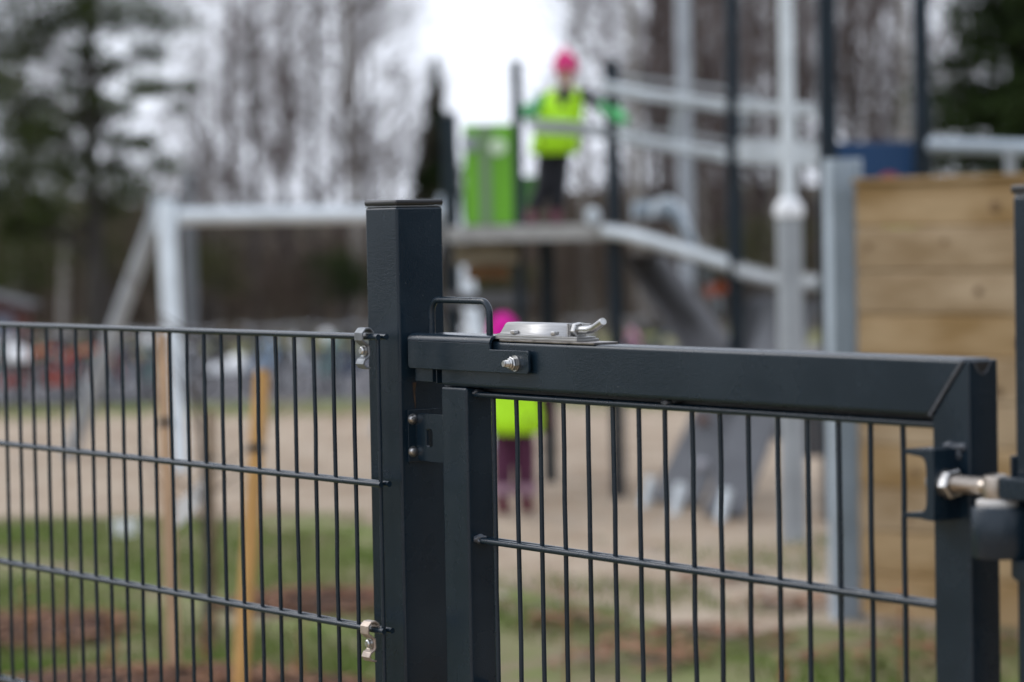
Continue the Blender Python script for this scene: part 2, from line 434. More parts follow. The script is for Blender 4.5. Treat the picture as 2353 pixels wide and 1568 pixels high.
def bare_tree(name, seed, H, r0, low, barkm, twigm, nb=16, spread=0.32, lean=0.0, kids=(7, 5), rmin=0.006):
    rr = random.Random(seed); root = empty(name, (0, 0, 0))
    pts = []; rs = []; x = y = 0.0
    for i in range(11):
        t = i / 10; pts.append(Vector((x + lean * t * H, y, H * t - 0.05))); rs.append(r0 * (1 - 0.86 * t) + 0.008)
        x += rr.uniform(-.05, .05) * (1 if r0 < .1 else 0.7); y += rr.uniform(-.05, .05)
    t_ = MB().tube(pts, rs, 9); t_.build('trunk', barkm, root, smooth=True)
    cr = MB(); cfg = dict(wob=0.22, rmin=rmin, depth=2, kids=kids)
    for k in range(nb):
        z = low + (H - low) * ((k + rr.random()) / nb) * 0.97
        f = z / H * 10; i = min(9, int(f)); p = pts[i].lerp(pts[i + 1], f - i); a = rr.uniform(0, 6.283)
        up = rr.uniform(0.35, 1.1)
        d_ = Vector((math.cos(a), math.sin(a), up)).normalized()
        grow(cr, p, d_, H * spread * (1.15 - 0.65 * z / H) * rr.uniform(.8, 1.2), max(.012, rs[i] * 0.36), 0, rr, cfg)
    cr.build('crown', twigm, root)
    return root

protos = [bare_tree('bare_tree', 21, 7.5, 0.085, 0.9, M['bark'], M['twig'], nb=18, kids=(8, 6), rmin=.0042),
          bare_tree('bare_tree', 22, 8.5, 0.11, 1.6, M['bark'], M['twig'], nb=18, spread=.30, kids=(8, 6), rmin=.005),
          bare_tree('bare_tree', 23, 6.5, 0.055, 0.6, M['bark_dark'], M['twig'], nb=18, spread=.27, lean=.03),
          bare_tree('bare_tree', 24, 8.0, 0.13, 1.9, M['birch'], M['twig'], nb=15, spread=.30)]
used = [False] * 4
def plant(k, px, Y, label, group, rz, sc=1.0, cat='tree'):
    g = at(px, 560, Y)
    o = protos[k] if not used[k] else copy_tree(protos[k]); used[k] = True
    o.location = (g.x, Y, 0.0 if Y < 53 else 2.3 * max(0, min(1, (Y - 52) / 14)) ** 2); o.rotation_euler = (0, 0, rz); o.scale = (sc, sc, sc)
    tag(o, label, cat, group)
LG = 'bare trees of the woodland on the left'
RG = 'bare trees of the woodland on the right'
lt = 'thin bare grey tree in the woodland left of the open sky'
rt = 'thin bare grey tree in the woodland right of the open sky'
plant(3, 826, 47, 'pale thick birch trunk rising just left of the dark gate post', LG, 0.3, 1.05)
plant(3, 1478, 46, 'beige birch trunk seen behind the bridge railings', RG, 1.9, 1.0)
plant(3, 2072, 46, 'beige birch trunk rising above the blue panel', RG, 3.0, 1.05)
plant(3, 140, 44, 'pale birch trunk standing below the pine on the far left', LG, 4.1, 0.6)
plant(2, 568, 52, 'dark slender bare tree against the pale sky, midway between pine and gate post', LG, 0.8, 1.1)
plant(0, 724, 46, 'short pale grey trunk seen under the swing beam, nearer the gate post', LG, 2.2, 0.85)
plant(0, 585, 46, 'short pale grey trunk seen under the middle of the swing beam', LG, 5.2, 0.8)
for (k, px, Y, rz, sc) in [(1, 655, 55, 1.0, 1.0), (2, 480, 60, 4.0, .9), (1, 60, 56, 2.5, 1.0),
                            (0, 860, 60, 0.4, .95), (2, 800, 52, 2.9, .95), (0, -160, 52, 2.9, 1.), (1, -420, 56, 1.2, 1.), (0, 540, 66, 1.1, 1.05)]:
    plant(k, px, Y, lt, LG, rz, sc)
for (k, px, Y, rz, sc) in [(1, 1530, 64, .5, 1.0), (0, 1500, 56, 1.7, 1.1), (1, 1520, 52, 2.6, 1.1), (2, 1620, 48, 3.8, 1.1), (0, 1660, 58, 4.4, 1.15), (1, 1745, 50, 5.1, 1.1), (2, 1790, 56, .9, 1.1),
                            (0, 1850, 47, 1.3, 1.15), (1, 1960, 52, 2.2, 1.1), (0, 2010, 60, 3.1, 1.1), (1, 2140, 54, 4.7, 1.1), (2, 2200, 49, 5.9, 1.0), (0, 1560, 62, .1, 1.15), (1, 1900, 62, 1.1, 1.2), (2, 1700, 45, 4.9, 1.05),
                            (0, 2300, 50, 1.9, 1.1), (1, 2550, 50, 2.9, 1.1), (0, 2800, 54, 3.9, 1.1), (2, 1590, 50, 2.0, .95), (2, 1980, 46, 3.7, 1.1), (1, 1610, 68, 1.7, 1.3), (1, 1800, 70, 4.7, 1.3)]:
    plant(k, px, Y, rt, RG, rz, sc)

for (k, px, Y, rz, sc, lb) in ((3, 905, 50, .3, .55, 'pale thin trunk between the swing beam end and the spruce'), (3, 500, 49, 1.3, .5, 'pale thin trunk under the left part of the swing beam'), (3, 1350, 47, 2.2, .7, 'pale trunk seen between the platform child and the bridge'), (3, 1625, 47, .9, .8, 'pale trunk between the grey pole and the first tall bridge post'), (3, 1765, 48, 3.9, .8, 'pale trunk just left of the mast'), (3, 1990, 49, 5.0, .8, 'pale trunk right of the tall post beside the beam'), (3, 30, 47, 5.6, .6, 'pale thin trunk at the far left edge')):
    plant(k, px, Y, lb, LG if px < 1000 else RG, rz, sc)
def bush(label, px, Y, rx, h_, m, seed):
    rr = random.Random(seed); g = at(px, 560, Y); root = empty('bush', (g.x, Y, 0.0)); tag(root, label, 'bush', 'bushes at the foot of the woodland')
    st = MB(); f = MB()
    for k in range(16):
        a = rr.uniform(0, 6.28); q = Vector((math.cos(a) * rx * rr.random(), math.sin(a) * rx * rr.random() * .7, h_ * rr.uniform(.5, 1))); st.tube([(0, 0, 0), q * .5 + Vector((0, 0, .1)), q], [.02, .012, .006], 4, cap=False)
        needles(f, q, rx * .45, 110, rr, .09, .7)
    st.build('stem', M['bark'], root); f.build('foliage', m, root)
M['olive'] = mat('olive_leaves', (0.075, 0.075, 0.030), rough=0.9, spec=0.15, vscale=1.3, col2=(0.045, 0.05, 0.02))
bush('olive green bush left of the slanted swing leg', 250, 43, 1.0, 1.9, M['olive'], 1)
bush('low olive bush under the swing beam near the gate post', 790, 44, .7, 1.2, M['needle_dark'], 2)
bush('small olive bush seen under the left of the swing beam', 470, 44, .8, 1.5, M['olive'], 3)
bush('olive bush seen just left of the mast', 1745, 44, .8, 1.6, M['olive'], 4)
bush('green bush right of the dark gate post below the platform', 1120, 43, .7, 1.0, M['olive'], 5)
bush('dark green bush at the left edge behind the playhouse', 0, 40, .9, 1.6, M['needle'], 6)
# undergrowth: nobody could count it
def brush():
    rr = random.Random(5); mb = MB()
    for i in range(5200):
        Y = rr.uniform(45, 62); X = rr.uniform(-.36, .36) * Y
        px = 1176 + X / Y * FPX
        hmax = (2.3 if not (860 < px < 1320) else 1.9) * (.72 + .38 * math.sin(X * 1.1) * math.sin(X * .43 + 1))
        base = 2.3 * max(0, min(1, (Y - 52) / 14)) ** 2
        L = rr.uniform(.5, 1) * hmax * (1.25 if px < 500 else 1)
        a = Vector((X, Y, base)); b_ = a + Vector((rr.uniform(-.3, .3), rr.uniform(-.3, .3), 1)) * L
        mb.tube([a, b_], [.016, .006], 3, cap=False)
        for k in range(3):
            q = a.lerp(b_, rr.uniform(.3, 1)); mb.tube([q, q + Vector((rr.uniform(-.6, .6), rr.uniform(-.6, .6), rr.uniform(.1, .7)))], [.010, .006], 3, cap=False)
    o = mb.build('undergrowth', M['twig_brown'])
    tag(o, 'dense brown leafless undergrowth along the foot of the woodland', 'undergrowth', kind='stuff')
brush()

def pine():
    rr = random.Random(8); Y = 38; base = at(215, 560, Y); root = empty('pine_tree', (base.x, Y, 0))
    tag(root, 'tall dark green pine with open clumped crown at the upper left', 'tree')
    limbs = MB().tube([(0, 0, 0), (.03, 0, 1.5), (-.02, .05, 3), (.03, 0, 4.5), (.0, 0, 7.5)], [.13, .10, .09, .075, .03], 9); cr = MB()
    clumps = [(-40, 60, .8), (60, 110, .6), (120, 60, .5), (180, 30, .6), (265, 40, .6), (350, 40, .65), (330, 120, .35), (250, 150, .35), (150, 160, .3), (20, 200, .45), (80, 235, .35), (20, 290, .7), (110, 300, .6), (190, 270, .3),
              (60, 380, .7), (160, 390, .55), (-30, 430, .8), (250, 390, .4), (300, 260, .22), (240, 235, .3), (330, 330, .3), (120, 470, .6), (230, 480, .45), (40, 520, .6), (310, 440, .4), (380, 380, .3), (-60, 170, .6), (215, -60, .9), (90, -50, .9), (330, -60, .7), (-60, -80, 1.0), (170, 210, .22), (440, 205, .16), (410, 250, .14), (360, 200, .25), (275, 330, .25), (200, 120, .3)]
    clumps += [(rr.uniform(-80, 330), rr.uniform(120, 540), rr.uniform(.15, .4)) for _ in range(10)] 
    for (px, py, r_) in clumps:
        c = at(px, py, Y) - Vector((base.x, 0, 0)); c.y = rr.uniform(-.8, .8)
        z0 = max(.8, c.z - rr.uniform(.3, .7)); limbs.tube([(0, 0, z0), Vector((c.x * .5, c.y * .5, (z0 + c.z) / 2 + .08)), c], [.035, .022, .01], 5, cap=False)
        needles(cr, c, r_ * .85, int(1350 * r_ ** 1.7) + 80, rr, .11, .6)
        for k in range(14):
            q = c + Vector((rr.uniform(-1, 1), rr.uniform(-1, 1), rr.uniform(-.5, .7))) * r_ * .8
            limbs.tube([c, q], [.010, .006], 3, cap=False)
    limbs.build('trunk', M['bark_dark'], root, smooth=True); cr.build('crown', M['needle'], root)
pine()

def spruce(label, px, Y, H, rad, n, m, seed, low=.3, gap=.16, nsize=.10):
    rr = random.Random(seed); base = at(px, 560, Y); root = empty('spruce_tree', (base.x, Y, 0)); tag(root, label, 'tree')
    br = MB().tube([(0, 0, 0), (0, 0, H * .5), (0, 0, H)], [rad * .09 + .02, rad * .05 + .015, .008], 8)
    cr = MB(); z = low
    needles(cr, Vector((0, 0, H - .12)), .10, int(nsize * 600), rr, nsize * .6, 2.2)
    while z < H - .05:
        t = 1 - (z - low) / (H - low); L = rad * (t ** 1.0) * rr.uniform(.85, 1.1) + .03
        for k in range(7):
            a = rr.uniform(0, 6.283); LL = L * rr.uniform(.7, 1.1)
            tip = Vector((math.cos(a) * LL, math.sin(a) * LL, z - LL * .18 + .12 * LL)); br.tube([(0, 0, z), tip], [.012, .004], 3, cap=False)
            for j in range(max(3, int(n * LL * .55))):
                q = Vector((0, 0, z)).lerp(tip, rr.uniform(.12, 1.0)); needles(cr, q, .05 + .16 * min(LL, .8), 6, rr, nsize * (.45 + .7 * min(1, LL * 1.5)), .6)
        z += gap * rr.uniform(.8, 1.2)
    br.build('trunk', M['bark_dark'], root, smooth=True); cr.build('crown', m, root)
spruce('narrow dark spruce standing alone against the white sky left of the green panel', 1008, 58, 5.15, .85, 130, M['needle_dark'], 3, gap=.085, nsize=.17)
spruce('large dense dark green conifer filling the upper right corner', 2345, 24, 7.5, 1.25, 45, M['needle_dark'], 4, gap=.14)
spruce('large dark green conifer to the right of the first, mostly outside the picture', 2640, 25, 7.0, 1.3, 26, M['needle_dark'], 6, gap=.2)

big = bpy.data.objects['spruce_tree.001']  # unseen copies added on the right so the gate metal reflects something dark
for k, (x, y, sc) in enumerate(((6.5, 3.5, 1.0), (7.5, .8, 1.15), (6.0, 6.8, .9), (6.8, -2.2, 1.0), (8.5, 5.2, 1.25), (9.0, -1.0, 1.3), (5.5, -5.5, 1.1), (3.0, -7.5, 1.1))):
    t_ = copy_tree(big); t_.location = (x, y, 0); t_.rotation_euler = (0, 0, k * 1.3); t_.scale = (sc, sc, sc * .9)
    tag(t_, 'unseen dark conifer beside the path, added to darken reflections in the gate', 'tree', 'added conifers outside the picture')
pin = bpy.data.objects['pine_tree']  # unseen copies added on the left, again for dark reflections in the metal
for k, (x, y, sc) in enumerate(((-17, 9, 1.0), (-14, 4, .95), (-19, 15, 1.2), (-23, 3, 1.2), (-16, 21, 1.1), (-24, 11, 1.3), (-15, -2, 1.0), (-22, 26, 1.2), (-27, 19, 1.3))):
    t_ = copy_tree(pin if k % 2 == 0 else big); t_.location = (x, y, 0); t_.rotation_euler = (0, 0, k * 2.1); t_.scale = (sc, sc, sc)
    tag(t_, 'unseen dark conifer beyond the left edge, added to darken reflections in the gate', 'tree', 'added conifers beyond the left edge')
# ------------------------------------------------------------------ red playhouse at the far left
def playhouse():
    Y = 33; a = at(90, 860, Y); root = empty('playhouse', (a.x - .9, Y + .6, 0)); tag(root, 'small red wooden playhouse with a grey roof at the far left edge', 'playhouse'); root.scale = (.72, .72, .68)
    w = MB(); w.box((-.9, -.6, 0), (.9, .6, 1.15)); w.prism([(-.9, 1.15), (.9, 1.15), (0, 1.42)], -.6, .6)
    for i in range(12): w.box((-.9 + i * .15, -.612, .02), (-.8 + i * .15, -.6, 1.13))
    w.build('wall', M['redwall'], root)
    r_ = MB(); r_.add([(-1.05, -.75, 1.13), (0, -.75, 1.46), (0, .75, 1.46), (-1.05, .75, 1.13), (-1.05, -.75, 1.08), (0, -.75, 1.41), (0, .75, 1.41), (-1.05, .75, 1.08)], [(0, 1, 2, 3), (4, 7, 6, 5), (0, 4, 5, 1), (2, 6, 7, 3), (0, 3, 7, 4)])
    r_.add([(1.05, -.75, 1.13), (0, -.75, 1.46), (0, .75, 1.46), (1.05, .75, 1.13), (1.05, -.75, 1.08), (0, -.75, 1.41), (0, .75, 1.41), (1.05, .75, 1.08)], [(3, 2, 1, 0), (5, 6, 7, 4), (1, 5, 4, 0), (3, 7, 6, 2), (4, 7, 3, 0)])
    r_.build('roof', M['roofgrey'], root)
    fr = MB(); fr.box((.43, -.64, .55), (.80, -.6125, .60)).box((.43, -.64, .92), (.80, -.6125, .97)).box((.43, -.64, .601), (.47, -.6125, .919)).box((.76, -.64, .601), (.80, -.6125, .919))
    win = fr.build('window', M['strip'], root); MB().box((.47, -.63, .60), (.76, -.615, .92)).build('pane', M['glass'], win)
playhouse()

# ------------------------------------------------------------------ galvanised poles standing behind
def pole(name, label, cat, px, Y, r, H, m, base=True):
    g = at(px, 700, Y); root = empty(name, (g.x, Y, 0)); tag(root, label, cat)
    MB().lathe([(r, 0), (r, H - .02), (r * .8, H)], n=18).build('pole', m, root, smooth=True)
    MB().lathe([(r * 1.9, 0), (r * 1.9, .03), (r * 1.2, .05), (r * 1.2, .12)], n=18).build('base_flange', m, root, smooth=True)
    return root
pole('pole', 'pale grey metal pole rising behind the bridge railings', 'pole', 1580, 30, .075, 7, M['galv_dim'])
pole('pole', 'short dull grey post standing just right of the swing frame leg', 'post', 438, 30, .07, 2.25, M['galv_old'])

# near mast with a thicker sleeve and a bright collar
def mast():
    g = ground_at(1824, 1246); root = empty('lamp_mast', (g.x, g.y, 0)); tag(root, 'grey two-stage metal mast with a white collar in front of the bridge', 'mast')
    MB().lathe([(.062, 0), (.060, 1.56)], n=24).build('sleeve', M['galv_dim'], root, smooth=True)
    MB().lathe([(.070, 1.56), (.072, 1.585), (.066, 1.615), (.048, 1.64), (.036, 1.652)], n=24).build('collar', M['white'], root, smooth=True)
    MB().lathe([(.036, 1.652), (.034, 4.5)], n=24).build('pole', M['galv'], root, smooth=True)
mast()

# ------------------------------------------------------------------ swing frame
def swing():
    T1 = at(380, 480, 18.6); T2 = at(1034, 476, 20.0); T2.z = T1.z
    root = empty('swing_frame', (T1.x, T1.y, 0)); tag(root, 'pale galvanised swing frame with slanted legs left of the gate post', 'swing frame')
    o = Vector((T1.x, T1.y, 0)); T1 -= o; T2 -= o; zb = 1.66; dirb = (T2 - T1); dirb.z = 0; dirb.normalize()
    MB().tube([Vector((T1.x, T1.y, zb)) - dirb * .03, Vector((T2.x, T2.y, zb)) + dirb * .05], .055, 20).build('beam', M['galv'], root, smooth=True)
    L1 = ground_at(412, 1086) - o; L2 = ground_at(158, 1052) - o
    R1 = Vector((-.12, 19.2, 0)) - o; R2 = Vector((-1.02, 20.9, 0)) - o
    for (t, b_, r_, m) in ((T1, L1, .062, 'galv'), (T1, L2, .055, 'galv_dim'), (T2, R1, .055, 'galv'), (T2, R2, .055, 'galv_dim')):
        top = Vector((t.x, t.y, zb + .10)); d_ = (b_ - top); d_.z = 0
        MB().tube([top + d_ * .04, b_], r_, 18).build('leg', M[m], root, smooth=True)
    for t in (T1, T2):
        MB().tube([Vector((t.x, t.y, zb - .1)) - dirb * .0, Vector((t.x, t.y, zb + .13))], .085, 18).build('bracket', M['galv_blue'], root, smooth=True)
    # two chains and a belt seat hang in the part hidden by the gate post
    for k in (.80, .93):
        q = T1.lerp(T2, k); q.z = zb
        MB().tube([q + Vector((0, 0, -.06)), Vector((q.x, q.y, .45))], .007, 6).build('chain', M['galv_dim'], root, smooth=True)
    q1 = T1.lerp(T2, .80); q2 = T1.lerp(T2, .93)
    MB().tube([Vector((q1.x, q1.y, .45)), Vector(((q1.x + q2.x) / 2, (q1.y + q2.y) / 2, .40)), Vector((q2.x, q2.y, .45))], .03, 8).build('seat', M['rubber'], root, smooth=True)
swing()

# ------------------------------------------------------------------ climbing frame with bridge, panels and ramps
def climbing_frame():
    root = empty('climbing_frame', (.9, 15.5, 0)); o = Vector((.9, 15.5, 0)); tag(root, 'large climbing frame with dark posts, railed bridge, green panel and grey ramps', 'climbing frame')
    def P(px, py, Y): return at(px, py, Y) - o
    def post(px, Y, w, z1, z0=0.0):
        c = at(px, 560, Y) - o; r_ = w / 2
        p = MB().box((c.x - r_, c.y - r_, z0), (c.x + r_, c.y + r_, z1)).build('post', M['coat_far'], root, bevel=.008)
        MB().box((c.x - r_ - .004, c.y - r_ - .004, z1 - .0), (c.x + r_ + .004, c.y + r_ + .004, z1 + .018)).build('cap', M['cap'], p, bevel=.006)
    post(1038, 17.3, .095, 2.24); post(1193, 15.95, .058, 2.47); post(1412, 15.74, .078, 2.45); post(1256, 16.79, .085, 1.50)
    post(1689, 15.3, .072, 3.6); post(1905, 14.24, .095, 3.6); post(2121, 14.4, .082, 3.6); post(1893, 15.4, .05, .95)
    a = P(1834, 950, 15.35); b_ = P(1896, 1050, 15.35); MB().box((a.x, a.y, b_.z), (b_.x, a.y + .03, a.z + .25)).build('panel', M['rampgrey'], root, bevel=.006)
    # platform
    A = P(1030, 520, 16.0); B = P(1395, 520, 15.8); zt = 1.545
    d_ = MB()
    for k in range(8): d_.box((A.x, .25 + k * .19, zt - .035), (B.x, .25 + k * .19 + .182, zt))
    d_.build('deck', M['deck'], root)
    MB().box((A.x, .19, zt - .085), (B.x, .247, zt + .005)).build('edge_beam', M['deck'], root, bevel=.006)
    MB().box((A.x + .03, .30, zt - .215), (A.x + .40, .36, zt - .088)).build('fascia', M['fascia'], root, bevel=.006)
    MB().box((A.x + .10, .36, zt - .30), (A.x + .34, .42, zt - .218)).build('beam', M['brownbeam'], root, bevel=.006)
    MB().box((A.x - .02, .44, 1.09), (A.x + .46, .50, 1.175)).build('rail', M['rampgrey'], root, bevel=.006)
    # bridge: arched tube stringers with boards across
    near = [P(1385, 532, 15.55), P(1440, 540, 15.5), P(1500, 556, 15.45), P(1560, 574, 15.4), P(1620, 592, 15.35), P(1684, 612, 15.3)]
    MB().tube(near, .035, 12).build('bridge_stringer', M['galv'], root, smooth=True)
    near2 = [P(1700, 625, 15.2), P(1760, 642, 15.0), P(1820, 652, 14.8), P(1884, 655, 14.6)]
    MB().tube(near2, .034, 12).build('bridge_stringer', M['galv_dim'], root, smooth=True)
    boards = MB()
    al = near + near2
    for a, b_ in zip(al[:-1], al[1:]):
        for t in (0.1, .5, .85):
            q = a.lerp(b_, t); boards.box((q.x - .045, q.y + .05, q.z + .02), (q.x + .045, q.y + .85, q.z + .045))
    boards.build('bridge_deck', M['deck'], root)
    far = [v + Vector((0, .9, 0)) for v in al]
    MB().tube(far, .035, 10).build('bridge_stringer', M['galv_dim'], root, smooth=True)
    # railings, near and far side, each an upper and a lower pair of tubes
    def rail(pts, r=.016, m='galv'): MB().tube(pts, r * .70, 10).build('handrail', M[m], root, smooth=True)
    rail([P(1376, 190, 15.7), P(1500, 212, 15.6), P(1684, 238, 15.3)], .019); rail([P(1376, 212, 15.7), P(1500, 230, 15.6), P(1684, 258, 15.3)], .016, 'galv_dim')
    rail([P(1420, 176, 16.6), P(1540, 190, 16.5), P(1684, 208, 16.2)], .016, 'galv_dim')
    rail([P(1696, 230, 15.2), P(1790, 240, 15.), P(1886, 244, 14.6)], .017, 'galv_dim'); rail([P(1696, 252, 15.2), P(1790, 258, 15.), P(1886, 266, 14.6)], .018)
    rail([P(1212, 280, 15.9), P(1300, 284, 15.8), P(1420, 300, 15.7)], .020, 'galv_dim'); rail([P(1225, 300, 15.9), P(1320, 306, 15.8), P(1420, 320, 15.7)], .018, 'galv_dim')
    rail([P(1420, 304, 15.7), P(1540, 328, 15.6), P(1684, 350, 15.3)], .017); rail([P(1420, 324, 15.7), P(1540, 346, 15.6), P(1684, 372, 15.3)], .017, 'galv_dim')
    rail([P(1430, 292, 16.6), P(1550, 306, 16.5), P(1684, 326, 16.2)], .013, 'galv_dim')
    rail([P(1696, 322, 15.2), P(1790, 326, 15.), P(1886, 332, 14.6)], .015, 'galv_dim'); rail([P(1696, 352, 15.2), P(1790, 352, 15.), P(1886, 366, 14.6)], .016); rail([P(1696, 372, 15.2), P(1790, 380, 15.), P(1886, 384, 14.6)], .014, 'galv_dim')
    # net between the paired tubes, real cord
    for (x0, x1, yt0, yt1, yb0, yb1, Ya, Yb) in ((1380, 1684, 190, 238, 212, 258, 15.7, 15.3), (1696, 1886, 230, 244, 252, 266, 15.2, 14.6), (1215, 1420, 280, 300, 300, 320, 15.9, 15.7), (1420, 1684, 304, 350, 324, 372, 15.7, 15.3), (1696, 1886, 322, 332, 372, 384, 15.2, 14.6)):
        n = int((x1 - x0) / 10); net = MB()
        for i in range(n):
            t0, t1 = i / n, (i + 1) / n; L = lambda a, b_, t: a + (b_ - a) * t
            net.tube([P(L(x0, x1, t0), L(yt0, yt1, t0), L(Ya, Yb, t0)), P(L(x0, x1, t1), L(yb0, yb1, t1), L(Ya, Yb, t1))], .006, 4, cap=False)
            net.tube([P(L(x0, x1, t0), L(yb0, yb1, t0), L(Ya, Yb, t0)), P(L(x0, x1, t1), L(yt0, yt1, t1), L(Ya, Yb, t1))], .006, 4, cap=False)
        net.build('net', M['galv'], root)
    for (x0, y0, x1, y1, Y) in ((1568, 205, 1548, 340, 15.5), (1724, 215, 1704, 300, 15.2)):
        MB().tube([P(x0, y0, Y + .1), P(x1, y1, Y + .1)], .035, 8).build('strut', M['galv_dim'], root, smooth=True)
    # green panels
    def panel(x0, x1, y0, y1, Y, m, th=.02):
        a = P(x0, y0, Y); b_ = P(x1, y1, Y)
        return MB().box((a.x, a.y, b_.z), (b_.x, a.y + th, a.z)).build('panel', M[m], root, bevel=.006)
    g = panel(1064, 1182, 287, 516, 17.0, 'green')
    s0 = P(1101, 287, 17.); s1 = P(1130, 516, 17.)
    MB().box((s0.x, s0.y - .022, s1.z), (s1.x, s0.y - .003, s0.z)).build('slat', M['green_dull'], g, bevel=.004)
    for (px, py, m, rr_) in ((1144, 338, 'disc', .052), (1078, 330, 'galv_dim', .052)):
        c = P(px, py, 17.); MB().lathe([(rr_, 0), (rr_, .02), (rr_ * .9, .026)], (c.x, c.y - .002, c.z), 'Y', 24).build('disc', M[m], g, smooth=True)
    g2 = MB(); a = P(1198, 405, 17.1); b_ = P(1236, 505, 17.6); g2.box((a.x, a.y, b_.z), (b_.x, a.y + .02, a.z)); g2.build('panel', M['green_dark'], root, bevel=.006)
    # slide: bent stainless hood and chute going down to the right
    sl = MB()
    def chute(mb, pts, half, up):
        for side in (-half, half):
            pass
        L = len(pts); vs = []; fs = []
        prof = [(-half, up), (-half * .9, up * .35), (-half * .6, 0), (half * .6, 0), (half * .9, up * .35), (half, up)]
        for p in pts:
            for (a_, b2) in prof: vs.append((p.x, p.y + a_, p.z + b2))
        for i in range(L - 1):
            for k in range(5): fs.append((i * 6 + k, i * 6 + k + 1, (i + 1) * 6 + k + 1, (i + 1) * 6 + k))
        mb.add(vs, fs)
    ch = [P(1455, 506, 16.3), P(1500, 500, 16.3), P(1545, 505, 16.25), P(1572, 550, 16.2), P(1600, 610, 16.1), P(1625, 665, 16.), P(1650, 730, 15.9)]
    chute(sl, ch, .2, .10); so = sl.build('slide_chute', M['galv_blue'], root, smooth=True)
    md = so.modifiers.new('thickness', 'SOLIDIFY'); md.thickness = .012
    MB().tube([P(1500, 500, 16.1), P(1508, 470, 16.1), P(1535, 458, 16.1), P(1560, 480, 16.1), P(1585, 540, 16.0)], .024, 10).build('slide_hoop', M['galv'], root, smooth=True)
    MB().tube([P(1500, 500, 16.5), P(1508, 472, 16.5), P(1535, 462, 16.5), P(1560, 482, 16.5), P(1585, 540, 16.4)], .024, 10).build('slide_hoop', M['galv'], root, smooth=True)
    c = P(1362, 497, 16.4); MB().lathe([(.01, -.05), (.036, -.035), (.045, 0), (.036, .035), (.01, .05)], (c.x, c.y, c.z), 'Z', 16).build('knob', M['galv'], root, smooth=True)
    # ramps: a long grey board going down right, and a wide climbing board leaning back up to the right
    def board(name, quad, th, m):
        vs = [Vector(q) for q in quad]; n_ = (vs[1] - vs[0]).cross(vs[3] - vs[0]).normalized() * th
        mb = MB(); mb.add(vs + [v + n_ for v in vs], [(0, 1, 2, 3), (7, 6, 5, 4), (0, 4, 5, 1), (1, 5, 6, 2), (2, 6, 7, 3), (3, 7, 4, 0)])
        return mb.build(name, M[m], root, bevel=.006)
    board('ramp', [P(1440, 585, 15.9), P(1530, 585, 16.5), P(1860, 1010, 15.9), P(1700, 990, 15.3)], .04, 'rampgrey')
    # two sloping climbing boards facing the camera
    lo = [P(1500, 1155, 15.15), P(1606, 1165, 15.0), P(1850, 690, 15.9), P(1728, 690, 16.0)]
    c1 = board('climbing_board', [lo[0], lo[1], lo[2], lo[3]], .04, 'rampgrey2')
    hi = [P(1618, 1188, 14.45), P(1712, 1192, 14.4), P(1885, 700, 15.1), P(1765, 695, 15.2)]
    c2 = board('climbing_board', hi, .04, 'rampgrey2')
    def hold(px, py, Y, m, par, r_=.035):
        c = P(px, py, Y); MB().lathe([(r_, 0), (r_ * .95, .02), (r_ * .5, .04)], (c.x, c.y, c.z), 'Y', 14).build('hold', M[m], par, smooth=True)
    hold(1615, 965, 15.33, 'hold', c1); hold(1612, 1068, 15.1, 'holdwhite', c1); hold(1690, 1070, 14.62, 'hold', c2); hold(1750, 885, 14.76, 'holdred', c2, .045); hold(1800, 800, 14.9, 'holdred', c2, .03)
    for (px, Y) in ((1478, 15.2), (1546, 14.75), (1652, 14.35)):
        c = P(px, 1150, Y); MB().tube([(c.x + .05, c.y + .05, .16), (c.x, c.y, -.02)], .028, 10).build('foot', M['galv'], root, smooth=True)
    # orange and pink play pieces under the bridge
    c = P(1655, 662, 15.7); MB().lathe([(.036, -.03), (.043, 0), (.036, .03)], (c.x, c.y, c.z), 'Y', 16).build('disc', M['orange'], root, smooth=True)
    c = P(1634, 668, 15.75); MB().lathe([(.035, -.03), (.042, 0), (.035, .03)], (c.x, c.y, c.z), 'Y', 16).build('disc', M['pink'], root, smooth=True)
    # right tower: navy panel, deck, side rail
    a = P(1922, 328, 14.5); b_ = P(2106, 405, 14.5); MB().box((a.x, a.y, b_.z - .1), (b_.x, a.y + .02, a.z)).build('panel', M['blue'], root, bevel=.006)
    MB().box((a.x, a.y - .75, .70), (b_.x, a.y - .01, .74)).build('deck', M['deck'], root)
    MB().tube([P(2138, 334, 14.3), P(2600, 348, 13.6)], .038, 14).build('handrail', M['galv_blue'], root, smooth=True)
    for px in (2322,): 
        q = P(px, 340, 14.0); MB().tube([q, (q.x, q.y, 0)], .03, 12).build('rail_post', M['galv_dim'], root, smooth=True)
climbing_frame()

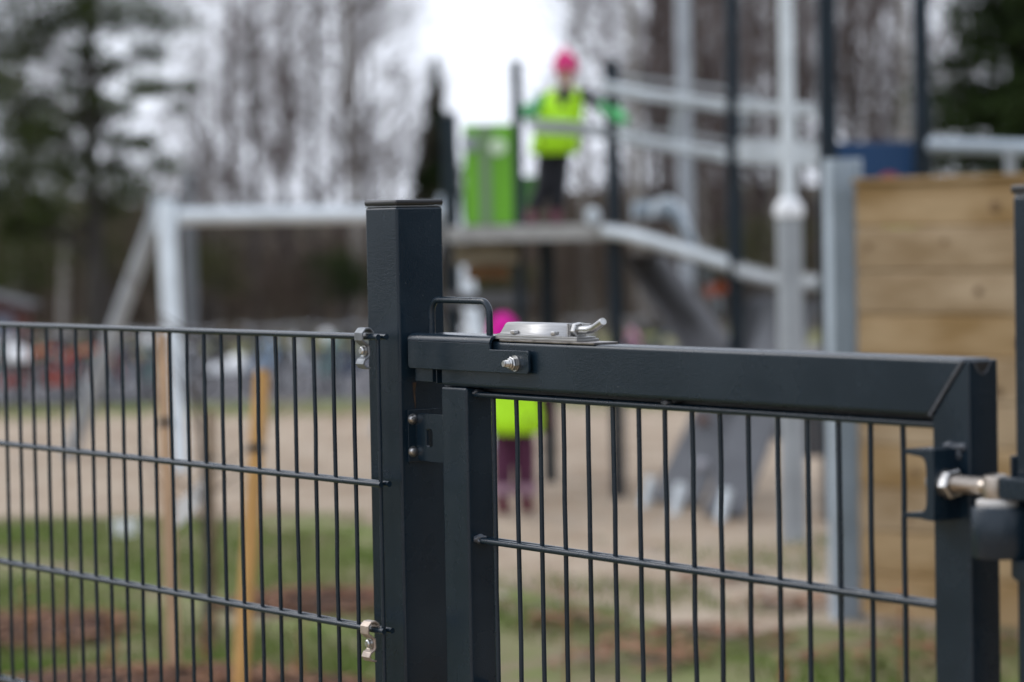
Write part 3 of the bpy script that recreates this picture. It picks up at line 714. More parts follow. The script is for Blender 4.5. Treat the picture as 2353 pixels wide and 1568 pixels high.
# ------------------------------------------------------------------ timber wall with steel posts
def timber_wall():
    g = ground_at(1940, 1425); root = empty('timber_wall', (g.x, g.y, 0)); o = Vector((g.x, g.y, 0)); tag(root, 'tall wall of stacked yellow pine planks held by a galvanised beam post', 'timber wall')
    e = ground_at(2334, 1462); d_ = (e - o); d_.z = 0; d_.normalize(); ang = math.atan2(d_.y, d_.x)
    root.rotation_euler = (0, 0, ang)
    rr = random.Random(4); H = 1.70; nP = 10; ph = .1635
    for k in range(nP):
        z0 = .03 + k * ph
        mb = MB(); mb.box((.095, -.035 + rr.uniform(-.003, .003), z0), (3.2, .04, z0 + ph - .0008))
        pl = mb.build('plank', M['timber'] if k in (0, 1, 3, 6, 9) else M['timber_b'], root, bevel=.010)
        for j in range(1 if k % 2 else 2):
            x = rr.uniform(.1, 1.4); z = z0 + rr.uniform(.04, .12); w = rr.uniform(.012, .022)
            MB().lathe([(w, 0), (w * .9, .0025)], (x, -.0375, z), 'Y', 10).build('knot', M['knot'], pl)
    MB().box((.095, -.05, .03 + nP * ph), (3.2, .055, .03 + nP * ph + .022)).build('cap_board', M['timber'], root, bevel=.005)
    hp = MB(); w = .050; RM = Matrix.Rotation(R(-38), 3, 'Z')
    for (a, b_) in (((-w, -.062, -.05), (w, -.052, 1.765)), ((-w, .052, -.05), (w, .062, 1.765)), ((-.005, -.0518, -.05), (.005, .0518, 1.765))): hp.box((a[0] + .02, a[1], a[2]), (b_[0] + .02, b_[1], b_[2]), RM, (.02, 0, 0))
    h_ = hp.build('beam_post', M['galv_blue'], root, bevel=.002)
timber_wall()

# ------------------------------------------------------------------ bicycles in a row on the asphalt
def bicycle(fm, sm, hm):
    root = empty('bicycle', (0, 0, 0)); wr = .25
    for wx in (-.42, .42):
        w = empty('wheel', (wx, 0, wr)); w.parent = root
        MB().tube([(wr * math.cos(a * math.pi / 14), 0, wr * math.sin(a * math.pi / 14)) for a in range(28)], .022, 6, closed=True).build('tyre', M['tyre'], w, smooth=True)
        rim = MB(); rim.tube([((wr - .025) * math.cos(a * math.pi / 14), 0, (wr - .025) * math.sin(a * math.pi / 14)) for a in range(28)], .012, 5, closed=True)
        for k in range(12):
            a = k * math.pi / 6; rim.tube([(0, 0, 0), ((wr - .03) * math.cos(a), 0, (wr - .03) * math.sin(a))], .003, 3, cap=False)
        rim.build('rim', M['alu'], w)
    f = MB(); bb = (-.06, 0, .26); st = (-.16, 0, .55); hd = (.28, 0, .62); hb = (.32, 0, .50)
    for a, b_, r_ in ((bb, st, .018), (bb, hb, .022), (st, hd, .02), (hd, hb, .02), (bb, (-.42, .03, .25), .012), (bb, (-.42, -.03, .25), .012), (st, (-.42, .03, .25), .010), (st, (-.42, -.03, .25), .010)): f.tube([a, b_], r_ * 1.5, 8)
    f.build('frame', fm, root, smooth=True)
    MB().tube([hb, (.36, .04, .45), (.42, .04, .25)], .012, 6).tube([hb, (.36, -.04, .45), (.42, -.04, .25)], .012, 6).build('fork', fm, root, smooth=True)
    MB().tube([st, (-.19, 0, .64)], .012, 6).build('seat_post', M['alu'], root, smooth=True)
    MB().tube([(-.30, 0, .655), (-.24, 0, .665), (-.16, 0, .66), (-.06, 0, .655)], [.045, .07, .045, .018], 10).build('saddle', sm, root, smooth=True)
    MB().tube([hd, (.27, 0, .74)], .014, 6).tube([(.20, .25, .78), (.26, .14, .76), (.28, 0, .745), (.26, -.14, .76), (.20, -.25, .78)], .011, 6).build('handlebar', M['alu'], root, smooth=True)
    for (wx, s_) in ((-.42, 1), (.42, 1)):
        MB().strip_profile([(wx + .285 * math.cos(R(a)), wr + .285 * math.sin(R(a))) for a in range(25, 160, 15)], .028, .004, lambda a, b_, t: (a, t, b_)).build('mudguard', hm, root, smooth=True)
    MB().box((-.44, -.045, .215), (-.02, -.036, .305)).build('chain_guard', fm, root, bevel=.003)
    MB().lathe([(.075, 0), (.08, .006), (.075, .012)], (-.06, -.036, .26), 'Y', 18).build('crank', M['alu'], root, smooth=True)
    return root
def paint(n, c): return mat(n, c, rough=0.35)
bc = dict(white=paint('white_bike_paint', (.7, .72, .74)), teal=paint('teal_bike_paint', (.08, .26, .25)), red=paint('red_bike_paint', (.42, .03, .015)), orange=paint('orange_bike_paint', (.42, .06, .03)), blue=paint('pale_blue_bike_paint', (.25, .36, .5)), navy=paint('navy_bike_paint', (.02, .045, .10)), silver=paint('silver_bike_paint', (.42, .43, .46)), black=paint('black_bike_paint', (.02, .02, .022)), pink=paint('pink_bike_paint', (.5, .2, .3)))
proto_b = {}
seq = [(-30, 25.9, 'teal', 70), (35, 26.3, 'white', 100), (92, 26.0, 'red', 25), (150, 26.4, 'blue', 80), (195, 26.0, 'orange', 12), (262, 26.2, 'silver', 75), (305, 26.2, 'navy', 30), (345, 26.4, 'teal', 95), (460, 26.9, 'silver', 60), (525, 27.1, 'black', 20), (620, 27.0, 'blue', 75), (700, 27.2, 'silver', 110), (765, 26.9, 'teal', 80), (820, 27.1, 'navy', 65), (1078, 27.4, 'white', 95), (1340, 27.6, 'silver', 70), (1460, 27.4, 'pink', 100), (1540, 27.8, 'navy', 30)]
cnt = {}
posn = {-30: 'at the left edge of the picture, first of the row', 35: 'second from the left edge of the row', 92: 'standing among the bicycles at the far left', 150: 'third from the left edge, beside the red one', 195: 'between the far left bicycles and the swing leg', 262: 'just left of the slanted swing leg foot', 305: 'between the orange one and the left wooden stake', 345: 'directly left of the upright swing leg', 460: 'just right of the upright swing leg', 525: 'carrying the big white helmet', 620: 'just right of the yellow stake', 700: 'midway between yellow stake and gate post', 765: 'second to the left of the gate post', 820: 'immediately left of the gate post', 1078: 'seen inside the gate handle loop', 1340: 'behind the steel latch under the bridge', 1460: 'seen under the bridge between posts', 1540: 'seen under the bridge beside the ramp'}
for (px, Y, c, a) in seq:
    if c not in proto_b: proto_b[c] = b_ = bicycle(bc[c], M['rubber'] if c not in ('white', 'teal') else M['white'], bc[c] if c in ('red', 'orange', 'navy') else M['rubber'])
    else: b_ = copy_tree(proto_b[c])
    g = at(px, 900, Y); b_.location = (g.x, Y, .004); b_.rotation_euler = (R(random.uniform(-5, 5)), 0, R(a)); b_.scale = (.84, .84, .84)
    tag(b_, ('pale blue' if c == 'blue' else c) + ' bicycle ' + posn[px], 'bicycle', 'bicycles parked along the asphalt behind the playground')
def helmet(px, py, Y, s_, label, m):
    c = at(px, py, Y); root = empty('helmet', c); tag(root, label, 'helmet')
    MB().lathe([(.001, .09), (.05, .085), (.09, .06), (.115, .01), (.12, -.04), (.112, -.05)], n=20).build('shell', m, root, smooth=True)
    MB().tube([(.1, 0, -.04), (.05, 0, -.13), (0, 0, -.15), (-.05, 0, -.13), (-.1, 0, -.04)], .006, 5).build('strap', M['rubber'], root, smooth=True)
    root.scale = (s_,) * 3
helmet(550, 842, 26.8, 1.25, 'big white cycle helmet hanging just left of the yellow stake', M['white'])
helmet(495, 850, 26.8, .7, 'small white cycle helmet hanging left of the big white one', M['white'])
helmet(40, 818, 25.8, 1.0, 'pale cycle helmet hanging at the left edge of the picture', M['white'])

# ------------------------------------------------------------------ planted sapling with stakes
def stake(base_px, top_px, Yb, Yt, w, m, label, tie):
    b_ = at(base_px[0], base_px[1], Yb); t = at(top_px[0], top_px[1], Yt); b_.z = -.05
    root = empty('tree_stake', (b_.x, b_.y, 0)); tag(root, label, 'stake', 'wooden stakes round the young tree')
    o = Vector((b_.x, b_.y, 0)); tt = t - o; bb = b_ - o
    MB().tube([bb, bb.lerp(tt, .5), tt - Vector((0, 0, .03)), tt], [w, w, w, w * .8], 14).build('stick', m, root, smooth=True)
    q = bb.lerp(tt, tie); q2 = bb.lerp(tt, tie + .022)
    MB().tube([q, q2], w * 1.12, 14).build('tie_band', M['rubber'], root, smooth=True)
stake((402, 1560), (372, 765), 9.5, 9.6, .023, M['stake_pale'], 'pale wooden stake in front of the upright swing leg', .74)
stake((545, 1640), (601, 850), 8.9, 9.2, .026, M['stake'], 'bright yellow wooden stake leaning right, nearest to the gate post', .76)
stake((490, 1490), (482, 945), 10.3, 10.3, .015, M['stake_dim'], 'dull brown thin stake between the pale and the yellow ones', .80)
def sapling():
    g = Vector((-1.12, 10.0, 0)); root = empty('young_tree', g); tag(root, 'thin leafless young tree tied between the wooden stakes', 'tree')
    MB().tube([(0, 0, 0), (.012, 0, .5), (-.01, 0, 1.0), (.01, 0, 1.35)], [.014, .011, .008, .004], 8).build('trunk', M['bark'], root, smooth=True)
    rr = random.Random(3); cr = MB()
    for k in range(12):
        z = rr.uniform(.35, 1.3); a = rr.uniform(0, 6.28); L = rr.uniform(.15, .35)
        cr.tube([(0, 0, z), (math.cos(a) * L * .6, math.sin(a) * L * .6, z + L * .4), (math.cos(a) * L, math.sin(a) * L, z + L)], [.004, .003, .0015], 4, cap=False)
    cr.build('crown', M['twig_brown'], root)
sapling()
sp = MB(); a = at(398, 1188, 9.6); b_ = at(474, 1112, 10.2)
n_ = 8; L = []
for i in range(n_ + 1):
    t = i / n_; p = a.lerp(b_, t); p.z -= .012 * math.sin(math.pi * t); L.append(p)
vs = []; fs = []
for p in L:
    for (dy, dz) in ((.040, .042), (.043, .038), (-.037, -.045), (-.040, -.042)): vs.append((p.x, p.y + dy, p.z + dz))
for i in range(n_):
    for k in range(4): fs.append((i * 4 + k, i * 4 + (k + 1) % 4, (i + 1) * 4 + (k + 1) % 4, (i + 1) * 4 + k))
fs += [(0, 1, 2, 3), tuple(n_ * 4 + k for k in (3, 2, 1, 0))]
sp.add(vs, fs); tag(sp.build('tree_tie', M['strap'], smooth=False), 'wide white strap stretched slantwise from the pale stake to the brown one', 'strap')
g = ground_at(288, 1232); bk = MB(); bk.lathe([(.056, 0), (.066, .062), (.070, .062), (.070, .070), (.063, .070), (.053, .010)], n=24)
tag(bk.build('bucket', M['white'], smooth=True, loc=(g.x, g.y, .002)), 'small white toy bucket standing at the edge of the sand on the left', 'bucket')

# ------------------------------------------------------------------ grass, leaves, mulch
def grass():
    rr = random.Random(12); mb = MB()
    for i in range(70000):
        Y = rr.uniform(8.6, 15.2); X = rr.uniform(-.30, .30) * Y
        px = 1176 + X / Y * FPX
        lim = 14.9 if X < -.8 else 13.4
        if Y > lim + .1: continue
        nv = math.sin(X * 2.3 + 1.2) * math.cos(Y * 1.7) + .6 * math.sin(X * 5.1 + Y * 3.7)
        if nv + rr.uniform(-.7, .7) < (-.5 if X < -.5 else .62): continue
        h_ = rr.uniform(.015, .05); a = rr.uniform(0, 6.28); w = .0055
        dx, dy = math.cos(a) * w, math.sin(a) * w; lx, ly = rr.uniform(-.02, .02), rr.uniform(-.02, .02)
        mb.add([(X - dx, Y - dy, 0), (X + dx, Y + dy, 0), (X + lx, Y + ly, h_)], [(0, 1, 2)])
    tag(mb.build('grass', M['blade']), 'short patchy green grass between the fence and the sand', 'grass', kind='stuff')
    sheetm = MB()
    for i in range(3000):
        Y = rr.uniform(23.0, 25.5); X = rr.uniform(-.25, .25) * Y; h_ = rr.uniform(.03, .07); a = rr.uniform(0, 6.28); w = .008
        sheetm.add([(X - math.cos(a) * w, Y - math.sin(a) * w, 0), (X + math.cos(a) * w, Y + math.sin(a) * w, 0), (X + rr.uniform(-.02, .02), Y, h_)], [(0, 1, 2)])
    tag(sheetm.build('grass', M['blade']), 'green grass verge between the sand and the asphalt', 'grass', kind='stuff')
grass()
beds = [(ground_at(70, 1455), .42, .5), (ground_at(330, 1580), .55, .35), (ground_at(740, 1390), .42, .36), (ground_at(560, 1600), .5, .3)]
G_mulch = ground_mat('dark_bark_mulch', [(0.085, 0.042, 0.027), (0.15, 0.088, 0.056), (0.035, 0.020, 0.014)], (2.5, 9.0))
bl = ['dark mulch bed at the bottom left corner behind the fence', 'dark mulch bed round the foot of the pale stake', 'dark mulch patch just left of the gate post', 'dark mulch patch round the foot of the yellow stake']
for (c, rx, ry), lb in zip(beds, bl):
    rr = random.Random(int(c.x * 100)); vs = [(0, 0, .05)]; fs = []; N = 26
    for ring, (k, z) in enumerate(((.4, .045), (.75, .03), (1.0, -.002))):
        for i in range(N):
            a = 2 * math.pi * i / N; w = 1 + .12 * math.sin(3 * a + c.x) + rr.uniform(-.05, .05)
            vs.append((rx * k * w * math.cos(a), ry * k * w * math.sin(a), z + (rr.uniform(-.006, .012) if k < 1 else 0)))
    for i in range(N): fs.append((0, 1 + i, 1 + (i + 1) % N))
    for ring in range(2):
        for i in range(N): a_ = 1 + ring * N; fs.append((a_ + i, a_ + N + i, a_ + N + (i + 1) % N, a_ + (i + 1) % N))
    mb = MB(); mb.add(vs, fs); tag(mb.build('mulch_bed', G_mulch, smooth=True, loc=(c.x, c.y, 0)), lb, 'mulch bed', 'mulch beds in the lawn')
def leaves():
    rr = random.Random(9); mb = MB()
    spots = [(c.x, c.y, rx, ry, 420) for (c, rx, ry) in beds]
    for (px, py, n, s_) in ((1600, 1480, 200, .35), (1310, 1440, 90, .2), (1760, 1400, 60, .15), (1880, 1395, 60, .15), (1450, 1530, 120, .3), (2050, 1520, 120, .3), (2310, 1500, 60, .2), (1650, 1340, 60, .2), (1000, 1400, 100, .3)):
        g_ = ground_at(px, py); spots.append((g_.x, g_.y, s_, s_ * .8, n))
    for (x, y, rx, ry, n) in spots:
        for i in range(n):
            a = rr.uniform(0, 6.28); k = math.sqrt(rr.random()) * 1.05; X = x + rx * k * math.cos(a); Y = y + ry * k * math.sin(a); z = .012 + .045 * max(0, 1 - k) + rr.uniform(0, .015)
            s_ = rr.uniform(.018, .04); b2 = rr.uniform(0, 6.28); c_, sn = math.cos(b2) * s_, math.sin(b2) * s_
            mb.add([(X - c_, Y - sn, z), (X + sn * .6, Y - c_ * .6, z + rr.uniform(0, .012)), (X + c_, Y + sn, z + rr.uniform(0, .015)), (X - sn * .6, Y + c_ * .6, z + rr.uniform(0, .012))], [(0, 1, 2), (0, 2, 3)])
    tag(mb.build('fallen_leaves', M['leaf']), 'brown fallen leaves scattered in heaps over the lawn and mulch', 'leaves', kind='stuff')
leaves()
def pebbles():
    rr = random.Random(31); mb = MB()
    for i in range(1500):
        Y = rr.uniform(11, 23); X = rr.uniform(-.24, .24) * Y
        if Y < 15 and X < -.6: continue
        s_ = rr.uniform(.008, .028); vs = [(X + s_ * rr.uniform(.7, 1.2) * math.cos(a), Y + s_ * rr.uniform(.7, 1.2) * math.sin(a), .002) for a in (0, 1.26, 2.5, 3.8, 5.0)] + [(X, Y, .004 + s_ * .6)]
        mb.add(vs, [(0, 1, 5), (1, 2, 5), (2, 3, 5), (3, 4, 5), (4, 0, 5)])
    tag(mb.build('pebbles', mat('brown_pebbles', (0.13, 0.10, 0.075), rough=0.9, vscale=3, col2=(0.42, 0.38, 0.33))), 'small stones and clods strewn over the play sand', 'stones', kind='stuff')
pebbles()
def dry_plant(px, py, h_, label, seed):
    g_ = ground_at(px, py); root = empty('dry_plant', (g_.x, g_.y, 0)); tag(root, label, 'plant', 'dry seedlings behind the gate mesh'); rr = random.Random(seed)
    MB().tube([(0, 0, 0), (.01, 0, h_ * .5), (-.008, 0, h_)], [.005, .004, .0015], 6).build('stem', M['dry'], root, smooth=True)
    f = MB()
    for k in range(26):
        z = rr.uniform(.2, 1) * h_; a = rr.uniform(0, 6.28); l_ = rr.uniform(.02, .055)
        p = Vector((0, 0, z)); q = p + Vector((math.cos(a), math.sin(a), rr.uniform(-.2, .7))) * l_; s_ = Vector((-math.sin(a), math.cos(a), .1)) * l_ * .28
        f.add([p, p.lerp(q, .5) - s_, q, p.lerp(q, .5) + s_], [(0, 1, 2), (0, 2, 3)])
    f.build('foliage', M['dry'], root)
dry_plant(1300, 1580, .38, 'orange-brown dry seedling low behind the left bars of the gate', 1)
dry_plant(2072, 1570, .30, 'orange-brown dry seedling low behind the right bars of the gate', 2)
for px, py, h_, lb, sd in ((60, 1500, .24, 'rusty dry seedling on the mulch at the bottom left corner', 7), (150, 1520, .28, 'orange dry seedling on the mulch, second from the left edge', 8), (255, 1560, .26, 'orange dry seedling left of the foot of the pale stake', 9), (470, 1590, .24, 'orange dry seedling between the feet of the pale and yellow stakes', 10), (690, 1580, .2, 'orange dry seedling right of the yellow stake foot', 11)): dry_plant(px, py, h_, lb, sd)
dry_plant(1800, 1600, .14, 'short rusty dry seedling at the bottom middle of the gate mesh', 5)

# ================================================================== PEOPLE
def skin_mesh(name, verts, edges, m, parent, sub=2, root_i=0):
    me = bpy.data.meshes.new(name); me.from_pydata([v[0] for v in verts], edges, [])
    o = bpy.data.objects.new(name, me); COL.objects.link(o)
    sk = o.modifiers.new('skin', 'SKIN'); sk.use_smooth_shade = True
    for i, v in enumerate(verts):
        r_ = v[1] if isinstance(v[1], (tuple, list)) else (v[1], v[1])
        me.skin_vertices[0].data[i].radius = r_; me.skin_vertices[0].data[i].use_root = (i == root_i)
    ss = o.modifiers.new('sub', 'SUBSURF'); ss.levels = sub; ss.render_levels = sub
    dg = bpy.context.evaluated_depsgraph_get(); me2 = bpy.data.meshes.new_from_object(o.evaluated_get(dg))
    bpy.data.objects.remove(o); me2.materials.clear(); me2.materials.append(m)
    me2.polygons.foreach_set('use_smooth', [True] * len(me2.polygons)); me2.name = name
    o2 = bpy.data.objects.new(name, me2); COL.objects.link(o2); o2.parent = parent
    return o2
def person(loc, H, rz, label, J, mats, tape=True, bobble=True):
    """J: joints in fractions of H; front is local -Y"""
    root = empty('person', loc, rz); tag(root, label, 'person')
    V = lambda p: Vector(p) * H
    j = {k: V(v) for k, v in J.items()}
    hd = j['head']
    names = []; vs = []; es = []
    def add(p, r_, prev=None):
        vs.append((p, r_)); i = len(vs) - 1
        if prev is not None: es.append((prev, i))
        return i
    pel = add(j['pelvis'], (.085 * H, .065 * H)); wa = add(j['pelvis'].lerp(j['chest'], .5), (.075 * H, .058 * H), pel); ch = add(j['chest'], (.085 * H, .062 * H), wa)
    nk = add(j['neck'], .033 * H, ch); h1 = add(hd - Vector((0, 0, .045)) * H, .055 * H, nk); h2 = add(hd + Vector((0, 0, .01)) * H, (.068 * H, .076 * H), h1); add(hd + Vector((0, .005, .06)) * H, .05 * H, h2)
    for s_ in ('l', 'r'):
        sh = add(j['sh' + s_], .038 * H, ch); el = add(j['el' + s_], .026 * H, sh); wr = add(j['wr' + s_], .019 * H, el)
        hi = add(j['hip' + s_], .055 * H, pel); kn = add(j['kn' + s_], .038 * H, hi); an = add(j['an' + s_], .024 * H, kn); add(j['an' + s_] + Vector((0, -.07, -.022)) * H, .02 * H, an)
        # hand with five fingers
        d_ = (j['wr' + s_] - j['el' + s_]).normalized(); sd = d_.cross(Vector((0, 1, 0))).normalized(); pm = add(j['wr' + s_] + d_ * .035 * H, (.020 * H, .010 * H), wr)
    body = skin_mesh('body', vs, es, mats['skin'], root, 2)
    for s_ in ('l', 'r'):
        d_ = (j['wr' + s_] - j['el' + s_]).normalized(); sd = d_.cross(Vector((0, 1, 0))).normalized(); c0 = j['wr' + s_]
        gv = [(c0 - d_ * .02 * H, .024 * H), (c0 + d_ * .02 * H, (.026 * H, .018 * H)), (c0 + d_ * .045 * H, (.026 * H, .016 * H))]; ge = [(0, 1), (1, 2)]
        for k, (off, ln) in enumerate(((-.020, .035), (-.007, .042), (.007, .040), (.020, .032))):
            b0 = c0 + d_ * .055 * H + sd * off * H; gv += [(b0, .0085 * H), (b0 + d_ * ln * .5 * H + Vector((0, .004, -.004)) * H, .008 * H), (b0 + d_ * ln * .85 * H + Vector((0, .016, -.014)) * H, .0065 * H)]
            n0 = len(gv) - 3; ge += [(2, n0), (n0, n0 + 1), (n0 + 1, n0 + 2)]
        gv += [(c0 + d_ * .02 * H - sd * .03 * H, .009 * H), (c0 + d_ * .045 * H - sd * .045 * H, .0075 * H)]; n0 = len(gv) - 2; ge += [(1, n0), (n0, n0 + 1)]
        skin_mesh('glove', gv, ge, mats['glove'], root, 1)
        # sleeve
        shp, elp, wrp = j['sh' + s_], j['el' + s_], j['wr' + s_]
        skin_mesh('sleeve', [(shp.lerp(elp, -.05), .052 * H), (shp.lerp(elp, .5), .046 * H), (elp, .042 * H), (elp.lerp(wrp, .6), .036 * H), (wrp, .031 * H)], [(0, 1), (1, 2), (2, 3), (3, 4)], mats['sleeve_' + s_] if 'sleeve_' + s_ in mats else mats['jacket'], root, 1)
        if 'forearm' in mats: skin_mesh('gauntlet', [(elp.lerp(wrp, .2), .052 * H), (elp.lerp(wrp, .7), .060 * H), (wrp + (wrp - elp).normalized() * .01, .036 * H)], [(0, 1), (1, 2)], mats['forearm'], root, 1)
        bt = skin_mesh('boot', [(j['an' + s_] + Vector((0, 0, .07)) * H, .042 * H), (j['an' + s_] + Vector((0, .004, 0)) * H, .040 * H), (j['an' + s_] + Vector((0, -.045, -.018)) * H, (.036 * H, .026 * H)), (j['an' + s_] + Vector((0, -.085, -.024)) * H, (.032 * H, .020 * H))], [(0, 1), (1, 2), (2, 3)], mats['boot'], root, 1)
    tv = [(j['pelvis'], (.095 * H, .078 * H))]; te = []
    for s_ in ('l', 'r'):
        n0 = len(tv); tv += [(j['hip' + s_], .066 * H), (j['hip' + s_].lerp(j['kn' + s_], .5), .066 * H), (j['kn' + s_], .058 * H), (j['kn' + s_].lerp(j['an' + s_], .55), .052 * H), (j['an' + s_] + Vector((0, 0, .045)) * H, .052 * H)]
        te += [(0, n0), (n0, n0 + 1), (n0 + 1, n0 + 2), (n0 + 2, n0 + 3), (n0 + 3, n0 + 4)]
    tr = skin_mesh('trousers', tv, te, mats['trousers'], root, 2)
    if 'legtape' in mats:
        for s_ in ('l', 'r'):
            q = j['kn' + s_].lerp(j['an' + s_], .42); q2 = j['kn' + s_].lerp(j['an' + s_], .66)
            MB().tube([q, q2], .060 * H, 18).build('reflective_band', mats['legtape'], tr, smooth=True)
    skin_mesh('jacket', [(j['pelvis'] + Vector((0, 0, -.115)) * H, (.118 * H, .095 * H)), (j['pelvis'] + Vector((0, 0, -.03)) * H, (.10 * H, .085 * H)), (j['pelvis'].lerp(j['chest'], .5), (.095 * H, .08 * H)), (j['chest'], (.105 * H, .08 * H)), (j['neck'] - Vector((0, 0, .03)) * H, .055 * H), (j['neck'] + Vector((0, 0, .005)) * H, .048 * H)], [(0, 1), (1, 2), (2, 3), (3, 4), (4, 5)], mats['jacket'], root, 2)
    # vest: an elliptical shell with a V neck and arm holes
    N = 36; rows = [(-.12, .142, .116), (.1, .146, .116), (.25, .143, .114), (.45, .140, .112), (.7, .142, .108), (.86, .140, .102), (.97, .118, .086), (1.04, .082, .066)]
    z0 = j['pelvis'].z - .02 * H; z1 = j['neck'].z - .035 * H; xo0 = j['pelvis'].x; xo1 = j['chest'].x; yo = j['chest'].y
    def ring(t, rx, ry): return [(xo0 + (xo1 - xo0) * t + rx * H * math.cos(2 * math.pi * k / N), yo * t + ry * H * math.sin(2 * math.pi * k / N), z0 + (z1 - z0) * t) for k in range(N)]
    vv = []; ff = []
    for (t, rx, ry) in rows: vv += ring(t, rx, ry)
    for i in range(len(rows) - 1):
        tm = (rows[i][0] + rows[i + 1][0]) / 2
        for k in range(N):
            a = (k + .5) / N * 360
            if tm > .68 and (a < 24 or a > 336 or 156 < a < 204): continue
            if tm > .9 and 240 < a < 300: continue
            if tm > .76 and 255 < a < 285: continue
            ff.append((i * N + k, i * N + (k + 1) % N, (i + 1) * N + (k + 1) % N, (i + 1) * N + k))
    mb = MB(); mb.add(vv, ff); ve = mb.build('vest', mats['vest'], root, smooth=True)
    md = ve.modifiers.new('thickness', 'SOLIDIFY'); md.thickness = .006
    if tape:
        vb = []; fb = []
        for (t, rx, ry) in ((.26, .1475, .1185), (.40, .1460, .1175)): vb += ring(t, rx, ry)
        for k in range(N): fb.append((k, (k + 1) % N, N + (k + 1) % N, N + k))
        mb = MB(); mb.add(vb, fb); rb = mb.build('reflective_band', mats['tape'], ve, smooth=True); md = rb.modifiers.new('thickness', 'SOLIDIFY'); md.thickness = .004
    # face
    f = hd + Vector((0, -.072, 0)) * H
    e = MB()
    for sx in (-1, 1): e.lathe([(.002, -.006), (.008, -.004), (.010, 0), (.008, .004)], (f.x + sx * .026 * H, f.y + .006 * H, f.z + .004 * H), 'Y', 10)
    e.build('eyes', M['eye'], body, smooth=True)
    MB().tube([f + Vector((0, .002, .002)) * H, f + Vector((0, -.012, -.018)) * H, f + Vector((0, .004, -.024)) * H], [.006 * H, .011 * H, .008 * H], 8).build('nose', mats['skin'], body, smooth=True)
    MB().tube([f + Vector((-.018, .008, -.042)) * H, f + Vector((0, .001, -.045)) * H, f + Vector((.018, .008, -.042)) * H], .0045 * H, 6).build('mouth', M['lip'], body, smooth=True)
    # hat: knitted dome with a turned brim
    hc = hd + Vector((0, .008, .022)) * H
    hat = MB().lathe([(.083, -.035), (.089, -.03), (.090, .0), (.086, .006), (.085, .03), (.072, .066), (.045, .092), (.018, .104), (.004, .106)], n=24)
    ob = hat.build('hat', mats['hat'], root, smooth=True); ob.location = hc; ob.scale = (H * .84, H * .92, H * .93)
    for v in ob.data.vertices: pass
    if bobble:
      pom = MB().lathe([(.003, -.022), (.016, -.015), (.022, 0), (.016, .015), (.003, .022)], n=14).build('bobble', mats['hat'], ob, smooth=True); pom.location = (0, 0, .118)
    return root
J1 = dict(pelvis=(.05, 0, .49), chest=(.115, 0, .75), neck=(.125, 0, .845), head=(.125, -.01, .935), shl=(.005, 0, .795), shr=(.235, 0, .795), ell=(-.06, -.03, .705), wrl=(-.14, -.10, .675),
          elr=(.305, -.24, .725), wrr=(.415, -.53, .63), hipl=(.005, 0, .47), hipr=(.09, 0, .47), knl=(-.015, -.02, .25), knr=(.07, -.01, .25), anl=(-.095, 0, .048), anr=(.050, 0, .048))
g = at(1258, 515, 16.15)
person((g.x, 16.15, 1.547), .955, R(2), 'child in yellow-green vest and pink hat standing on the platform, arms spread', J1,
       dict(skin=M['skin'], jacket=M['jacket_dark'], sleeve_l=M['sleeve_green'], forearm=M['glove_green'], glove=M['glove_green'], trousers=M['trouser_dark'], boot=M['boot'], vest=M['vest'], tape=M['reflect'], hat=M['hat_pink']))
J2 = dict(pelvis=(0, 0, .475), chest=(0, 0, .69), neck=(.02, 0, .785), head=(.045, -.01, .895), shl=(-.12, 0, .735), shr=(.12, 0, .735), ell=(-.15, -.01, .60), wrl=(-.14, -.08, .50),
          elr=(.16, -.02, .60), wrr=(.15, -.09, .50), hipl=(-.045, 0, .455), hipr=(.045, 0, .455), knl=(-.052, -.02, .25), knr=(.052, .02, .25), anl=(-.052, -.02, .048), anr=(.056, .035, .048))
g = ground_at(1184, 1190)
person((g.x, g.y, 0.004), 1.065, R(165), 'child in magenta hat, lime vest and plum trousers standing on sand behind the gate latch', J2,
       dict(skin=M['skin'], jacket=M['jacket_dark'], sleeve_l=M['plum'], sleeve_r=M['plum'], glove=M['plum'], trousers=M['plum'], boot=M['boot'], vest=M['vest'], tape=M['reflect'], hat=M['hat_mag'], legtape=M['plum_tape']), tape=False, bobble=False)
g = at(2062, 393, 14.1)
person((g.x, 14.1, .742), 1.02, R(200), 'child with dark red hat standing behind the timber wall, only the hat showing', J2,
       dict(skin=M['skin'], jacket=M['jacket_dark'], glove=M['rubber'], trousers=M['trouser_dark'], boot=M['boot'], vest=M['vest'], tape=M['reflect'], hat=M['hat_red']), bobble=False)

